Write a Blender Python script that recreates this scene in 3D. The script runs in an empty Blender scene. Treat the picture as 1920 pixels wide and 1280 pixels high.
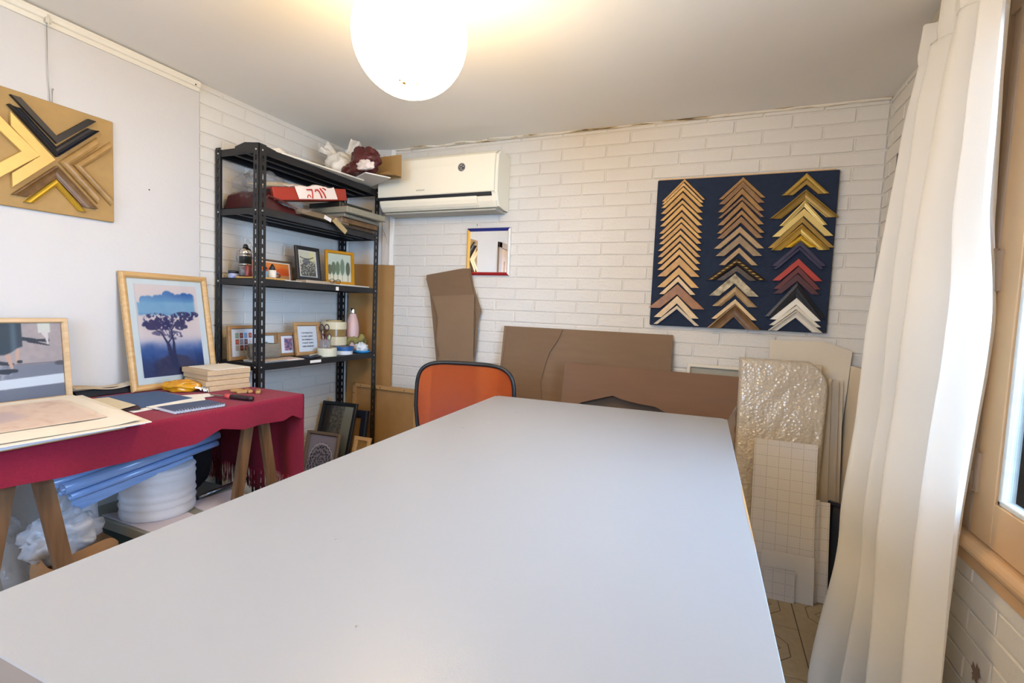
import bpy, bmesh, math, random
import numpy as np
from mathutils import Matrix, Vector, noise as mnoise

random.seed(7)
scene = bpy.context.scene
COL = scene.collection

# ------------------------------------------------------------------ camera
CAM = Vector((1.0419, 0.0, 1.2582))
YAW, PITCH, ROLL = 0.3923, -0.06634, 0.04094
cy, sy = math.cos(YAW), math.sin(YAW)
cp, sp = math.cos(PITCH), math.sin(PITCH)
fwd = Vector((-sy * cp, cy * cp, sp))
rgt = Vector((cy, sy, 0))
upv = rgt.cross(fwd)
r2 = math.cos(ROLL) * rgt + math.sin(ROLL) * upv
u2 = -math.sin(ROLL) * rgt + math.cos(ROLL) * upv
cam_data = bpy.data.cameras.new('camera')
cam_data.sensor_width = 36.0
cam_data.lens = 904.64 / 1920 * 36
cam_data.clip_start = 0.02
cam = bpy.data.objects.new('camera', cam_data)
COL.objects.link(cam)
m3 = Matrix((r2, u2, -fwd)).transposed()
cam.matrix_world = Matrix.Translation(CAM) @ m3.to_4x4()
scene.camera = cam

# ------------------------------------------------------------------ room numbers (metres)
D = 2.864        # back wall
XL = -1.427      # left wall
XR = 1.759       # right wall
YN = -1.25       # wall behind the camera
ZC = 2.338       # ceiling
WY0, WY1, WZ0, WZ1 = 0.42, 1.72, 0.683, 2.14   # window opening in the right wall
CH_Y, CH_X = 2.767, -1.082                       # angled corner panel

# ------------------------------------------------------------------ world, daylight, exposure
SKY = 17.0
world = bpy.data.worlds.new('world')
scene.world = world
world.use_nodes = True
bg = world.node_tree.nodes['Background']
bg.inputs[0].default_value = (0.42, 0.655, 1.0, 1)
bg.inputs[1].default_value = SKY
LAMP_STRENGTH = 25.0
LAMP_COLOR = (1.0, 0.69, 0.33)
pl = bpy.data.lights.new('window_portal', 'AREA')
pl.shape = 'RECTANGLE'
pl.size = WY1 - WY0
pl.size_y = WZ1 - WZ0
pl.cycles.is_portal = True
po = bpy.data.objects.new('window_portal', pl)
COL.objects.link(po)
po.location = (XR + 0.16, (WY0 + WY1) / 2, (WZ0 + WZ1) / 2)
po.rotation_euler = (math.radians(90), 0, math.radians(90))
FX0, FX1, FZ0, FZ1 = -0.75, 0.45, 0.95, 2.12          # window opening in the wall behind the camera
pl2 = bpy.data.lights.new('front_window_portal', 'AREA')
pl2.shape = 'RECTANGLE'
pl2.size = FX1 - FX0
pl2.size_y = FZ1 - FZ0
pl2.cycles.is_portal = True
po2 = bpy.data.objects.new('front_window_portal', pl2)
COL.objects.link(po2)
po2.location = ((FX0 + FX1) / 2, YN - 0.09, (FZ0 + FZ1) / 2)
po2.rotation_euler = (math.radians(90), 0, 0)
vs = scene.view_settings
vs.view_transform = 'Standard'
vs.look = 'None'
vs.gamma = 1.0
vs.use_curve_mapping = False
vs.exposure = 0.16

# ------------------------------------------------------------------ materials
def lin(c):
    return c / 12.92 if c <= 0.04045 else ((c + 0.055) / 1.055) ** 2.4

def hexc(h):
    h = h.lstrip('#')
    return tuple(lin(int(h[i:i + 2], 16) / 255) for i in (0, 2, 4)) + (1,)

MATS = {}

def mat(name, color, rough=0.6, metal=0.0, spec=0.5, bump=0.0, bscale=60.0, var=0.0, vscale=8.0,
        stretch=None, coat=0.0, trans=0.0, alpha=1.0, emit=None, emit_s=0.0, sheen=0.0, var2=None):
    """procedural principled material: base colour with noise variation, noise bump"""
    if name in MATS:
        return MATS[name]
    m = bpy.data.materials.new(name)
    m.use_nodes = True
    nt = m.node_tree
    b = nt.nodes['Principled BSDF']
    c = hexc(color) if isinstance(color, str) else tuple(color) + (1,)
    b.inputs['Base Color'].default_value = c
    b.inputs['Roughness'].default_value = rough
    b.inputs['Metallic'].default_value = metal
    b.inputs['Specular IOR Level'].default_value = spec
    b.inputs['Coat Weight'].default_value = coat
    b.inputs['Transmission Weight'].default_value = trans
    b.inputs['Alpha'].default_value = alpha
    b.inputs['Sheen Weight'].default_value = sheen
    if emit is not None:
        b.inputs['Emission Color'].default_value = tuple(emit) + (1,)
        b.inputs['Emission Strength'].default_value = emit_s
    vec = None
    if var > 0 or bump > 0:
        tc = nt.nodes.new('ShaderNodeTexCoord')
        mp = nt.nodes.new('ShaderNodeMapping')
        if stretch:
            mp.inputs['Scale'].default_value = stretch
        nt.links.new(tc.outputs['Object'], mp.inputs['Vector'])
        vec = mp.outputs['Vector']
    if var > 0:
        n = nt.nodes.new('ShaderNodeTexNoise')
        n.inputs['Scale'].default_value = vscale
        n.inputs['Detail'].default_value = 5
        nt.links.new(vec, n.inputs['Vector'])
        r = nt.nodes.new('ShaderNodeValToRGB')
        r.color_ramp.elements[0].position = 0.3
        r.color_ramp.elements[1].position = 0.7
        if var2:
            r.color_ramp.elements[0].color = hexc(var2)
        else:
            r.color_ramp.elements[0].color = tuple(x * (1 - var) for x in c[:3]) + (1,)
        r.color_ramp.elements[1].color = c
        nt.links.new(n.outputs['Fac'], r.inputs['Fac'])
        nt.links.new(r.outputs['Color'], b.inputs['Base Color'])
    if bump > 0:
        n = nt.nodes.new('ShaderNodeTexNoise')
        n.inputs['Scale'].default_value = bscale
        n.inputs['Detail'].default_value = 4
        nt.links.new(vec, n.inputs['Vector'])
        bn = nt.nodes.new('ShaderNodeBump')
        bn.inputs['Strength'].default_value = bump
        bn.inputs['Distance'].default_value = 0.01
        nt.links.new(n.outputs['Fac'], bn.inputs['Height'])
        nt.links.new(bn.outputs['Normal'], b.inputs['Normal'])
    MATS[name] = m
    return m

def mat_wood(name, c1, c2, scale=(3, 40, 40), rough=0.45):
    return mat(name, c1, rough=rough, var=0.3, var2=c2, vscale=2.0, stretch=scale, bump=0.05, bscale=4)

def mat_clear(name, tint, fac, rough=0.15, bump=0.6, bscale=30):
    """thin crinkled plastic film: see-through mixed with glossy white"""
    m = bpy.data.materials.new(name)
    m.use_nodes = True
    nt = m.node_tree
    nt.nodes.remove(nt.nodes['Principled BSDF'])
    out = nt.nodes['Material Output']
    tr = nt.nodes.new('ShaderNodeBsdfTransparent')
    pb = nt.nodes.new('ShaderNodeBsdfPrincipled')
    pb.inputs['Base Color'].default_value = hexc(tint)
    pb.inputs['Roughness'].default_value = rough
    pb.inputs['Specular IOR Level'].default_value = 0.8
    mx = nt.nodes.new('ShaderNodeMixShader')
    mx.inputs[0].default_value = fac
    tc = nt.nodes.new('ShaderNodeTexCoord')
    n = nt.nodes.new('ShaderNodeTexNoise')
    n.inputs['Scale'].default_value = bscale
    n.inputs['Detail'].default_value = 3
    nt.links.new(tc.outputs['Object'], n.inputs['Vector'])
    bn = nt.nodes.new('ShaderNodeBump')
    bn.inputs['Strength'].default_value = bump
    bn.inputs['Distance'].default_value = 0.01
    nt.links.new(n.outputs['Fac'], bn.inputs['Height'])
    nt.links.new(bn.outputs['Normal'], pb.inputs['Normal'])
    nt.links.new(tr.outputs[0], mx.inputs[1])
    nt.links.new(pb.outputs[0], mx.inputs[2])
    nt.links.new(mx.outputs[0], out.inputs['Surface'])
    MATS[name] = m
    return m

def mat_glass(name, refl=1.45, tint=(1, 1, 1)):
    m = bpy.data.materials.new(name)
    m.use_nodes = True
    nt = m.node_tree
    nt.nodes.remove(nt.nodes['Principled BSDF'])
    out = nt.nodes['Material Output']
    tr = nt.nodes.new('ShaderNodeBsdfTransparent')
    tr.inputs[0].default_value = tint + (1,)
    gl = nt.nodes.new('ShaderNodeBsdfGlossy')
    gl.inputs['Roughness'].default_value = 0.02
    fr = nt.nodes.new('ShaderNodeFresnel')
    fr.inputs['IOR'].default_value = refl
    mx = nt.nodes.new('ShaderNodeMixShader')
    nt.links.new(fr.outputs[0], mx.inputs[0])
    nt.links.new(tr.outputs[0], mx.inputs[1])
    nt.links.new(gl.outputs[0], mx.inputs[2])
    nt.links.new(mx.outputs[0], out.inputs['Surface'])
    MATS[name] = m
    return m

def mat_fabric_translucent(name, color, mixfac=0.45, bump=0.15):
    m = bpy.data.materials.new(name)
    m.use_nodes = True
    nt = m.node_tree
    nt.nodes.remove(nt.nodes['Principled BSDF'])
    out = nt.nodes['Material Output']
    df = nt.nodes.new('ShaderNodeBsdfDiffuse')
    tl = nt.nodes.new('ShaderNodeBsdfTranslucent')
    for q in (df, tl):
        q.inputs['Color'].default_value = hexc(color)
    mx = nt.nodes.new('ShaderNodeMixShader')
    mx.inputs[0].default_value = mixfac
    tc = nt.nodes.new('ShaderNodeTexCoord')
    n = nt.nodes.new('ShaderNodeTexNoise')
    n.inputs['Scale'].default_value = 300
    nt.links.new(tc.outputs['Object'], n.inputs['Vector'])
    bn = nt.nodes.new('ShaderNodeBump')
    bn.inputs['Strength'].default_value = bump
    bn.inputs['Distance'].default_value = 0.002
    nt.links.new(n.outputs['Fac'], bn.inputs['Height'])
    nt.links.new(bn.outputs['Normal'], df.inputs['Normal'])
    nt.links.new(df.outputs[0], mx.inputs[1])
    nt.links.new(tl.outputs[0], mx.inputs[2])
    nt.links.new(mx.outputs[0], out.inputs['Surface'])
    MATS[name] = m
    return m

def mat_print(name='print_ink', rough=0.5, coat=0.0):
    m = bpy.data.materials.new(name)
    m.use_nodes = True
    nt = m.node_tree
    b = nt.nodes['Principled BSDF']
    b.inputs['Roughness'].default_value = rough
    b.inputs['Coat Weight'].default_value = coat
    a = nt.nodes.new('ShaderNodeAttribute')
    a.attribute_name = 'ink'
    nt.links.new(a.outputs['Color'], b.inputs['Base Color'])
    MATS[name] = m
    return m

# ------------------------------------------------------------------ mesh helpers
class MB:
    def __init__(self):
        self.v = []
        self.f = []
        self.smooth = []

    def add(self, verts, faces, smooth=False):
        o = len(self.v)
        self.v += [tuple(p) for p in verts]
        self.f += [tuple(i + o for i in f) for f in faces]
        self.smooth += [smooth] * len(faces)
        return self

    def box(self, x0, x1, y0, y1, z0, z1):
        v = [(x, y, z) for x in (x0, x1) for y in (y0, y1) for z in (z0, z1)]
        f = [(0, 1, 3, 2), (4, 6, 7, 5), (0, 4, 5, 1), (2, 3, 7, 6), (0, 2, 6, 4), (1, 5, 7, 3)]
        return self.add(v, f)

    def cbox(self, x0, x1, y0, y1, z0, z1, c=0.003):
        """box with chamfered edges"""
        bm = bmesh.new()
        bmesh.ops.create_cube(bm, size=1)
        for w in bm.verts:
            w.co = Vector(((x0 + x1) / 2 + w.co.x * (x1 - x0), (y0 + y1) / 2 + w.co.y * (y1 - y0),
                           (z0 + z1) / 2 + w.co.z * (z1 - z0)))
        bmesh.ops.bevel(bm, geom=list(bm.edges), offset=c, segments=1, affect='EDGES')
        bm.verts.index_update()
        self.add([tuple(w.co) for w in bm.verts], [[w.index for w in f.verts] for f in bm.faces])
        bm.free()
        return self

    def prism(self, poly, y0, y1):
        """polygon in x,z extruded along y"""
        n = len(poly)
        area = sum(poly[i][0] * poly[(i + 1) % n][1] - poly[(i + 1) % n][0] * poly[i][1] for i in range(n))
        if area < 0:
            poly = poly[::-1]
        v = [(p[0], y0, p[1]) for p in poly] + [(p[0], y1, p[1]) for p in poly]
        f = [tuple(range(n)), tuple(range(2 * n - 1, n - 1, -1))]
        f += [(i, i + n, (i + 1) % n + n, (i + 1) % n) for i in range(n)]
        return self.add(v, f)

    def zprism(self, poly, z0, z1):
        n = len(poly)
        area = sum(poly[i][0] * poly[(i + 1) % n][1] - poly[(i + 1) % n][0] * poly[i][1] for i in range(n))
        if area < 0:
            poly = poly[::-1]
        v = [(p[0], p[1], z0) for p in poly] + [(p[0], p[1], z1) for p in poly]
        f = [tuple(range(n - 1, -1, -1)), tuple(range(n, 2 * n))]
        f += [(i, (i + 1) % n, (i + 1) % n + n, i + n) for i in range(n)]
        return self.add(v, f)

    def tube(self, path, r, n=10, closed=False, smooth=True):
        P = [Vector(p) for p in path]
        rs = r if isinstance(r, (list, tuple)) else [r] * len(P)
        vs, fs = [], []
        ref = None
        m = len(P)
        for i, q in enumerate(P):
            if closed:
                t = P[(i + 1) % m] - P[i - 1]
            else:
                t = P[min(i + 1, m - 1)] - P[max(i - 1, 0)]
            t.normalize()
            if ref is None:
                ref = Vector((0, 0, 1)) if abs(t.z) < 0.9 else Vector((1, 0, 0))
            a = (ref - t * ref.dot(t)).normalized()
            ref = a
            b = t.cross(a)
            for k in range(n):
                an = 2 * math.pi * k / n
                vs.append(q + a * (math.cos(an) * rs[i]) + b * (math.sin(an) * rs[i]))
        rng = m if closed else m - 1
        for i in range(rng):
            for k in range(n):
                fs.append((i * n + k, i * n + (k + 1) % n, ((i + 1) % m) * n + (k + 1) % n, ((i + 1) % m) * n + k))
        if not closed:
            fs.append(tuple(range(n - 1, -1, -1)))
            fs.append(tuple(range((m - 1) * n, m * n)))
        return self.add(vs, fs, smooth)

    def lathe(self, prof, n=28, c=(0, 0, 0), smooth=True):
        """prof: list of (r, z)"""
        vs, fs = [], []
        for r, z in prof:
            for k in range(n):
                a = 2 * math.pi * k / n
                vs.append((c[0] + r * math.cos(a), c[1] + r * math.sin(a), c[2] + z))
        for i in range(len(prof) - 1):
            for k in range(n):
                fs.append((i * n + k, i * n + (k + 1) % n, (i + 1) * n + (k + 1) % n, (i + 1) * n + k))
        if prof[0][0] > 1e-5:
            fs.append(tuple(range(n - 1, -1, -1)))
        if prof[-1][0] > 1e-5:
            fs.append(tuple(range((len(prof) - 1) * n, len(prof) * n)))
        return self.add(vs, fs, smooth)

    def ring(self, r0, r1, z0, z1, n=40, c=(0, 0, 0)):
        """hollow roll"""
        vs, fs = [], []
        for r, z in ((r1, z0), (r1, z1), (r0, z1), (r0, z0)):
            for k in range(n):
                a = 2 * math.pi * k / n
                vs.append((c[0] + r * math.cos(a), c[1] + r * math.sin(a), c[2] + z))
        for i in range(4):
            for k in range(n):
                j = (i + 1) % 4
                fs.append((i * n + k, i * n + (k + 1) % n, j * n + (k + 1) % n, j * n + k))
        return self.add(vs, fs, False)

    def grid(self, func, nu, nv, smooth=True, double=0.0):
        vs = [func(i / nu, j / nv) for j in range(nv + 1) for i in range(nu + 1)]
        fs = [(j * (nu + 1) + i, j * (nu + 1) + i + 1, (j + 1) * (nu + 1) + i + 1, (j + 1) * (nu + 1) + i)
              for j in range(nv) for i in range(nu)]
        return self.add(vs, fs, smooth)

    def mesh(self, name):
        me = bpy.data.meshes.new(name)
        me.from_pydata(self.v, [], self.f)
        me.polygons.foreach_set('use_smooth', self.smooth)
        me.update()
        return me

def obj(name, mb, material=None, parent=None, loc=None, rot=None):
    me = mb.mesh(name) if isinstance(mb, MB) else mb
    if material is not None and len(me.materials) == 0:
        me.materials.append(material)
    o = bpy.data.objects.new(name, me)
    COL.objects.link(o)
    if parent is not None:
        o.parent = parent
    if loc is not None:
        o.location = loc
    if rot is not None:
        o.rotation_euler = rot
    return o

def tag(o, label, cat, group=None):
    o['label'] = label
    o['category'] = cat
    if group:
        o['group'] = group
    return o

def thing(name, label, cat, loc=(0, 0, 0), rot=(0, 0, 0), group=None):
    o = bpy.data.objects.new(name, None)
    o.empty_display_size = 0.05
    COL.objects.link(o)
    o.location = loc
    o.rotation_euler = rot
    return tag(o, label, cat, group)

def structure(o):
    o['kind'] = 'structure'
    return o

def fbm(x, y, z=0.0, oct=4):
    return mnoise.fractal(Vector((x, y, z)), 1.0, 2.0, oct)

def blob(center, radii, seed, amp=0.25, freq=2.0, floor=None, nu=44, nv=26, ridge=0.5):
    """crumpled bag: sphere pushed about by ridged noise, flat where it rests"""
    mb = MB()
    vs, fs = [], []
    for j in range(nv + 1):
        th = math.pi * j / nv
        for i in range(nu):
            ph = 2 * math.pi * i / nu
            d = Vector((math.sin(th) * math.cos(ph), math.sin(th) * math.sin(ph), math.cos(th)))
            q = d * freq + Vector((seed * 3.1, seed * 1.7, seed * 2.3))
            a = mnoise.noise(q)
            b = 1 - 2 * abs(mnoise.noise(q * 2.1 + Vector((5, 1, 2))))
            k = 1 + amp * (a + ridge * b)
            p = Vector((center[0] + d.x * radii[0] * k, center[1] + d.y * radii[1] * k, center[2] + d.z * radii[2] * k))
            if floor is not None and p.z < floor:
                p.z = floor
            vs.append(p)
    for j in range(nv):
        for i in range(nu):
            fs.append((j * nu + i, (j + 1) * nu + i, (j + 1) * nu + (i + 1) % nu, j * nu + (i + 1) % nu))
    mb.add(vs, fs, True)
    return mb

def paint(name, w, h, nx, nz, func, material, parent=None, loc=None, rot=None, y=0.0):
    """flat sheet in local x,z with printed colours computed per vertex; func(u,v)->rgb in sRGB 0..1, v up"""
    u, v = np.meshgrid(np.linspace(0, 1, nx + 1), np.linspace(0, 1, nz + 1))
    rgb = np.clip(np.stack(func(u, v), -1), 0, 1)
    l = np.where(rgb <= 0.04045, rgb / 12.92, ((rgb + 0.055) / 1.055) ** 2.4)
    vs = np.stack([(u - 0.5) * w, np.full_like(u, y), v * h], -1).reshape(-1, 3)
    idx = np.arange((nx + 1) * (nz + 1)).reshape(nz + 1, nx + 1)
    fs = np.stack([idx[:-1, :-1], idx[:-1, 1:], idx[1:, 1:], idx[1:, :-1]], -1).reshape(-1, 4)
    me = bpy.data.meshes.new(name)
    me.from_pydata(vs.tolist(), [], fs.tolist())
    at = me.color_attributes.new('ink', 'FLOAT_COLOR', 'POINT')
    at.data.foreach_set('color', np.concatenate([l.reshape(-1, 3), np.ones((l.shape[0] * l.shape[1], 1))], 1).astype(np.float32).ravel())
    return obj(name, me, material, parent, loc, rot)

_rng = np.random.default_rng(3)

def vnoise(u, v, fx, fy, seed=0, octv=4):
    """smooth value noise on arrays, 0..1"""
    tot = np.zeros_like(u)
    amp, s = 1.0, 0.0
    for o in range(octv):
        r = np.random.default_rng(seed * 17 + o)
        nx, ny = int(fx * 2 ** o) + 3, int(fy * 2 ** o) + 3
        g = r.random((ny, nx))
        x, y = u * fx * 2 ** o, v * fy * 2 ** o
        xi, yi = np.clip(x.astype(int), 0, nx - 2), np.clip(y.astype(int), 0, ny - 2)
        xf, yf = x - xi, y - yi
        xf, yf = xf * xf * (3 - 2 * xf), yf * yf * (3 - 2 * yf)
        tot += amp * ((g[yi, xi] * (1 - xf) + g[yi, xi + 1] * xf) * (1 - yf) + (g[yi + 1, xi] * (1 - xf) + g[yi + 1, xi + 1] * xf) * yf)
        s += amp
        amp *= 0.5
    return tot / s

def ss(a, b, x):
    t = np.clip((x - a) / (b - a), 0, 1)
    return t * t * (3 - 2 * t)

def mixc(a, b, t):
    return tuple(a[i] * (1 - t) + b[i] * t for i in range(3))

def rgbh(h):
    h = h.lstrip('#')
    return tuple(int(h[i:i + 2], 16) / 255 for i in (0, 2, 4))

def full(c, u):
    return tuple(np.full_like(u, k) for k in c)

def text_mesh(s, size, extrude=0.0003):
    cu = bpy.data.curves.new('lettering', 'FONT')
    cu.body = s
    cu.size = size
    cu.extrude = extrude
    cu.align_x = 'CENTER'
    cu.align_y = 'CENTER'
    o = bpy.data.objects.new('lettering', cu)
    COL.objects.link(o)
    dg = bpy.context.evaluated_depsgraph_get()
    me = bpy.data.meshes.new_from_object(o.evaluated_get(dg))
    bpy.data.objects.remove(o)
    bpy.data.curves.remove(cu)
    return me

# shared materials
WHITE_PAINT = mat('white_brick_paint', '#d8d4cc', rough=0.75, bump=0.2, bscale=90, var=0.05, vscale=5)
MORTAR = mat('white_mortar_paint', '#d4cfc6', rough=0.85, bump=0.3, bscale=120)
PLASTER = mat('white_plaster', '#cbc8c4', rough=0.8, bump=0.12, bscale=60, var=0.03, vscale=3)
CEIL = mat('ceiling_paint', '#f0ede6', rough=0.85, bump=0.05, bscale=40, var=0.03, vscale=2)
BLACK_STEEL = mat('black_steel', '#1c1c1e', rough=0.42, bump=0.05, bscale=200)
OAK = mat_wood('oak_frame', '#c9a36b', '#b98f57')
PALE_OAK = mat_wood('pale_oak', '#d3b58c', '#c3a175')
MDF = mat('mdf', '#a47e4e', rough=0.75, var=0.12, vscale=14, bump=0.08, bscale=150)
CARDBOARD = mat('cardboard', '#7d644c', rough=0.85, var=0.08, vscale=6, stretch=(1, 1, 6), bump=0.06, bscale=90)
PAPER = mat('paper_white', '#e8e4dc', rough=0.85)
CREAM_PAPER = mat('paper_cream', '#e2d8c6', rough=0.9, var=0.04, vscale=6)
INK = mat_print()
GLASS = mat_glass('picture_glass', 1.4)
WHITE_CORE = mat('foam_white', '#dcd9d6', rough=0.7)
# ================================================================== THE ROOM
BH, BL_, Z0 = 0.07052, 0.2710, 1.8819     # brick course, brick length, height of a reference bed joint

def brick_mesh(name, L, H, dep=0.0048, c=0.0022, seed=0):
    r = random.Random(seed)
    a, b = L / 2, H / 2
    j = lambda: r.uniform(-0.0012, 0.0012)
    mb = MB()
    back = [(-a, 0, -b), (a, 0, -b), (a, 0, b), (-a, 0, b)]
    mid = [(x + j(), -dep + c, z + j()) for x, _, z in back]
    fr = [(x * (1 - c / a) + j(), -dep + j() * 0.7, z * (1 - c / b) + j()) for x, _, z in back]
    v = back + mid + fr
    f = []
    for k in range(4):
        n = (k + 1) % 4
        f.append((k, n, 4 + n, 4 + k))
        f.append((4 + k, 4 + n, 8 + n, 8 + k))
    f.append((8, 9, 10, 11))
    mb.add(v, f)
    return mb.mesh(name)

BRICKS = [brick_mesh('brick', BL_ - 0.009, BH - 0.009, seed=k) for k in range(5)]
for b in BRICKS:
    b.materials.append(WHITE_PAINT)

def lay_bricks(parent, place, s0, s1, rows, rot, skip=None, phase=0.0):
    """rows: list of course numbers (0 is just below the reference joint); place(s, z) -> location"""
    cnt = 0
    stuff = MB()
    for j in rows:
        zc = Z0 - (j + 0.5) * BH
        h = BH - 0.009
        top = min(zc + h / 2, ZC - 0.012)
        bot = max(zc - h / 2, 0.0)
        if top - bot < 0.012:
            continue
        off = phase + (0.0 if j % 2 == 0 else BL_ / 2)
        k0 = math.floor((s0 - off) / BL_) - 1
        for k in range(k0, k0 + 40):
            a, b = off + k * BL_ + 0.0045, off + (k + 1) * BL_ - 0.0045
            a, b = max(a, s0), min(b, s1)
            if b - a < 0.02:
                continue
            if skip and skip((a + b) / 2, zc):
                continue
            o = bpy.data.objects.new('brick', random.choice(BRICKS))
            COL.objects.link(o)
            o.parent = parent
            o.location = place((a + b) / 2, (top + bot) / 2)
            o.rotation_euler = (random.uniform(-.004, .004), random.uniform(-.003, .003), rot + random.uniform(-.003, .003))
            o.scale = ((b - a) / (BL_ - 0.009), 1, (top - bot) / h)
            cnt += 1
    return cnt

def lay_joined(name, parent, s0, s1, rows, rot, place):
    """courses that nothing in view shows singly, joined"""
    mb = MB()
    ca, sa = math.cos(rot), math.sin(rot)
    for j in rows:
        zc = Z0 - (j + 0.5) * BH
        top, bot = zc + BH / 2 - 0.0045, max(zc - BH / 2 + 0.0045, 0.0)
        if top - bot < 0.01:
            continue
        off = 0.0 if j % 2 == 0 else BL_ / 2
        k0 = math.floor((s0 - off) / BL_) - 1
        for k in range(k0, k0 + 40):
            a, b = max(off + k * BL_ + 0.0045, s0), min(off + (k + 1) * BL_ - 0.0045, s1)
            if b - a < 0.02:
                continue
            P0 = Vector(place((a + b) / 2, (top + bot) / 2))
            w, hh = (b - a) / 2, (top - bot) / 2
            pts = []
            for dy in (0.0, -0.0048):
                for dx, dz in ((-w, -hh), (w, -hh), (w, hh), (-w, hh)):
                    pts.append((P0.x + dx * ca - dy * sa, P0.y + dx * sa + dy * ca, P0.z + dz))
            mb.add(pts, [(4, 5, 6, 7), (0, 1, 5, 4), (1, 2, 6, 5), (2, 3, 7, 6), (3, 0, 4, 7)])
    o = obj(name, mb, WHITE_PAINT, parent)
    o['kind'] = 'stuff'
    return o

MB_WALL = 0.0045   # bricks stand this far proud of their mortar

# floor with patterned tiles
floor = structure(obj('floor', MB().box(XL - 0.2, XR + 0.2, YN - 0.1, D + 0.2, -0.08, -0.004), mat('grout', '#4e4234', rough=0.9)))

def mat_tile():
    m = bpy.data.materials.new('patterned_tile')
    m.use_nodes = True
    nt = m.node_tree
    b = nt.nodes['Principled BSDF']
    b.inputs['Roughness'].default_value = 0.42
    tc = nt.nodes.new('ShaderNodeTexCoord')
    sx = nt.nodes.new('ShaderNodeSeparateXYZ')
    nt.links.new(tc.outputs['Object'], sx.inputs[0])
    def M(op, a, b_=None, clamp=False):
        n = nt.nodes.new('ShaderNodeMath')
        n.operation = op
        for i, x in enumerate((a, b_)):
            if x is None:
                continue
            if isinstance(x, (int, float)):
                n.inputs[i].default_value = x
            else:
                nt.links.new(x, n.inputs[i])
        return n.outputs[0]
    ax, ay = M('ABSOLUTE', sx.outputs[0]), M('ABSOLUTE', sx.outputs[1])
    mx = M('MAXIMUM', ax, ay)
    dg = M('MULTIPLY', M('ADD', ax, ay), 0.72)
    d = M('MAXIMUM', mx, dg)
    l1 = M('LESS_THAN', M('ABSOLUTE', M('SUBTRACT', d, 0.102)), 0.0022)
    l2 = M('LESS_THAN', M('ABSOLUTE', M('SUBTRACT', M('MULTIPLY', M('ADD', ax, ay), 0.72), 0.052)), 0.0016)
    ln = M('MAXIMUM', l1, l2)
    n = nt.nodes.new('ShaderNodeTexNoise')
    n.inputs['Scale'].default_value = 40
    n.inputs['Detail'].default_value = 5
    nt.links.new(tc.outputs['Object'], n.inputs['Vector'])
    r = nt.nodes.new('ShaderNodeValToRGB')
    r.color_ramp.elements[0].color = hexc('#a3906f')
    r.color_ramp.elements[1].color = hexc('#c3b190')
    nt.links.new(n.outputs['Fac'], r.inputs[0])
    mi = nt.nodes.new('ShaderNodeMix')
    mi.data_type = 'RGBA'
    nt.links.new(ln, mi.inputs[0])
    nt.links.new(r.outputs[0], mi.inputs[6])
    mi.inputs[7].default_value = hexc('#6d5a41')
    nt.links.new(mi.outputs[2], b.inputs['Base Color'])
    return m

TS = 0.31
tile = MB().cbox(-TS / 2 + .0018, TS / 2 - .0018, -TS / 2 + .0018, TS / 2 - .0018, -0.006, 0.0, 0.0012).mesh('floor_tile')
tile.materials.append(mat_tile())
for i in range(-10, 3):
    for j in range(-12, 4):
        x, y = 1.444 + (i + 0.5) * TS, 2.214 + (j + 0.5) * TS
        if XL - 0.1 < x < XR + 0.1 and YN - 0.1 < y < D + 0.1:
            o = bpy.data.objects.new('floor_tile', tile)
            COL.objects.link(o)
            o.parent = floor
            o.location = (x, y, 0)

# ceiling
ceiling = structure(obj('ceiling', MB().box(XL - 0.2, XR + 0.2, YN - 0.1, D + 0.2, ZC, ZC + 0.1), CEIL))

# back wall
wall_back = structure(obj('wall_back', MB().box(XL - 0.2, XR + 0.2, D + MB_WALL, D + 0.2, -0.05, ZC), MORTAR))
lay_bricks(wall_back, lambda s, z: (s, D + MB_WALL, z), CH_X, XR - 0.004, range(-7, 16), 0.0)
lay_joined('brick_courses', wall_back, CH_X, XR - 0.004, range(16, 27), 0.0, lambda s, z: (s, D + MB_WALL, z))

# left wall: smooth sheeted part with door, then painted brick
wall_left = structure(obj('wall_left', MB().box(XL - 0.2, XL - MB_WALL, YN - 0.1, D + 0.2, -0.05, ZC), MORTAR))
lay_bricks(wall_left, lambda s, z: (XL - MB_WALL, s, z), 1.70, CH_Y, range(-7, 24), math.pi / 2, phase=0.06)
obj('wall_sheet', MB().cbox(XL - MB_WALL, XL + 0.006, 0.33, 1.695, 0.0, 2.30, 0.001), PLASTER, wall_left)
obj('wall_sheet', MB().cbox(XL - MB_WALL, XL + 0.006, YN, -0.66, 0.0, 2.30, 0.001), PLASTER, wall_left)
obj('wall_sheet', MB().cbox(XL - MB_WALL, XL + 0.006, -0.66, 0.33, 2.07, 2.30, 0.001), PLASTER, wall_left)
obj('nail_hole', MB().lathe([(0.0035, 0), (0.003, 0.0012), (0.0, 0.0012)], 8), mat('hole_dark', '#332c26', 0.9), wall_left,
    (XL + 0.0062, 1.456, 1.745), (0, math.pi / 2, 0))

# picture rail at the top of the sheeted wall
rail = structure(obj('trim_1', MB().prism([(0.0, 2.282), (0.010, 2.282), (0.012, 2.286), (0.010, 2.300), (0.018, 2.304), (0.022, 2.316), (0.020, 2.330), (0.0, 2.336)], -1.69, 1.2), mat('rail_paint', '#e2dccd', 0.6)))
rail.location = (XL + 0.004, 0, 0)
rail.data.transform(Matrix(((1, 0, 0, 0), (0, -1, 0, 0), (0, 0, 1, 0), (0, 0, 0, 1))))
rail.data.flip_normals()
obj('screw_hole', MB().lathe([(0.004, 0), (0.0, 0.001)], 8), mat('hole_dark', '#332c26', 0.9), rail, (0.0205, 1.665, 2.308), (0, math.pi / 2, 0))

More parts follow.
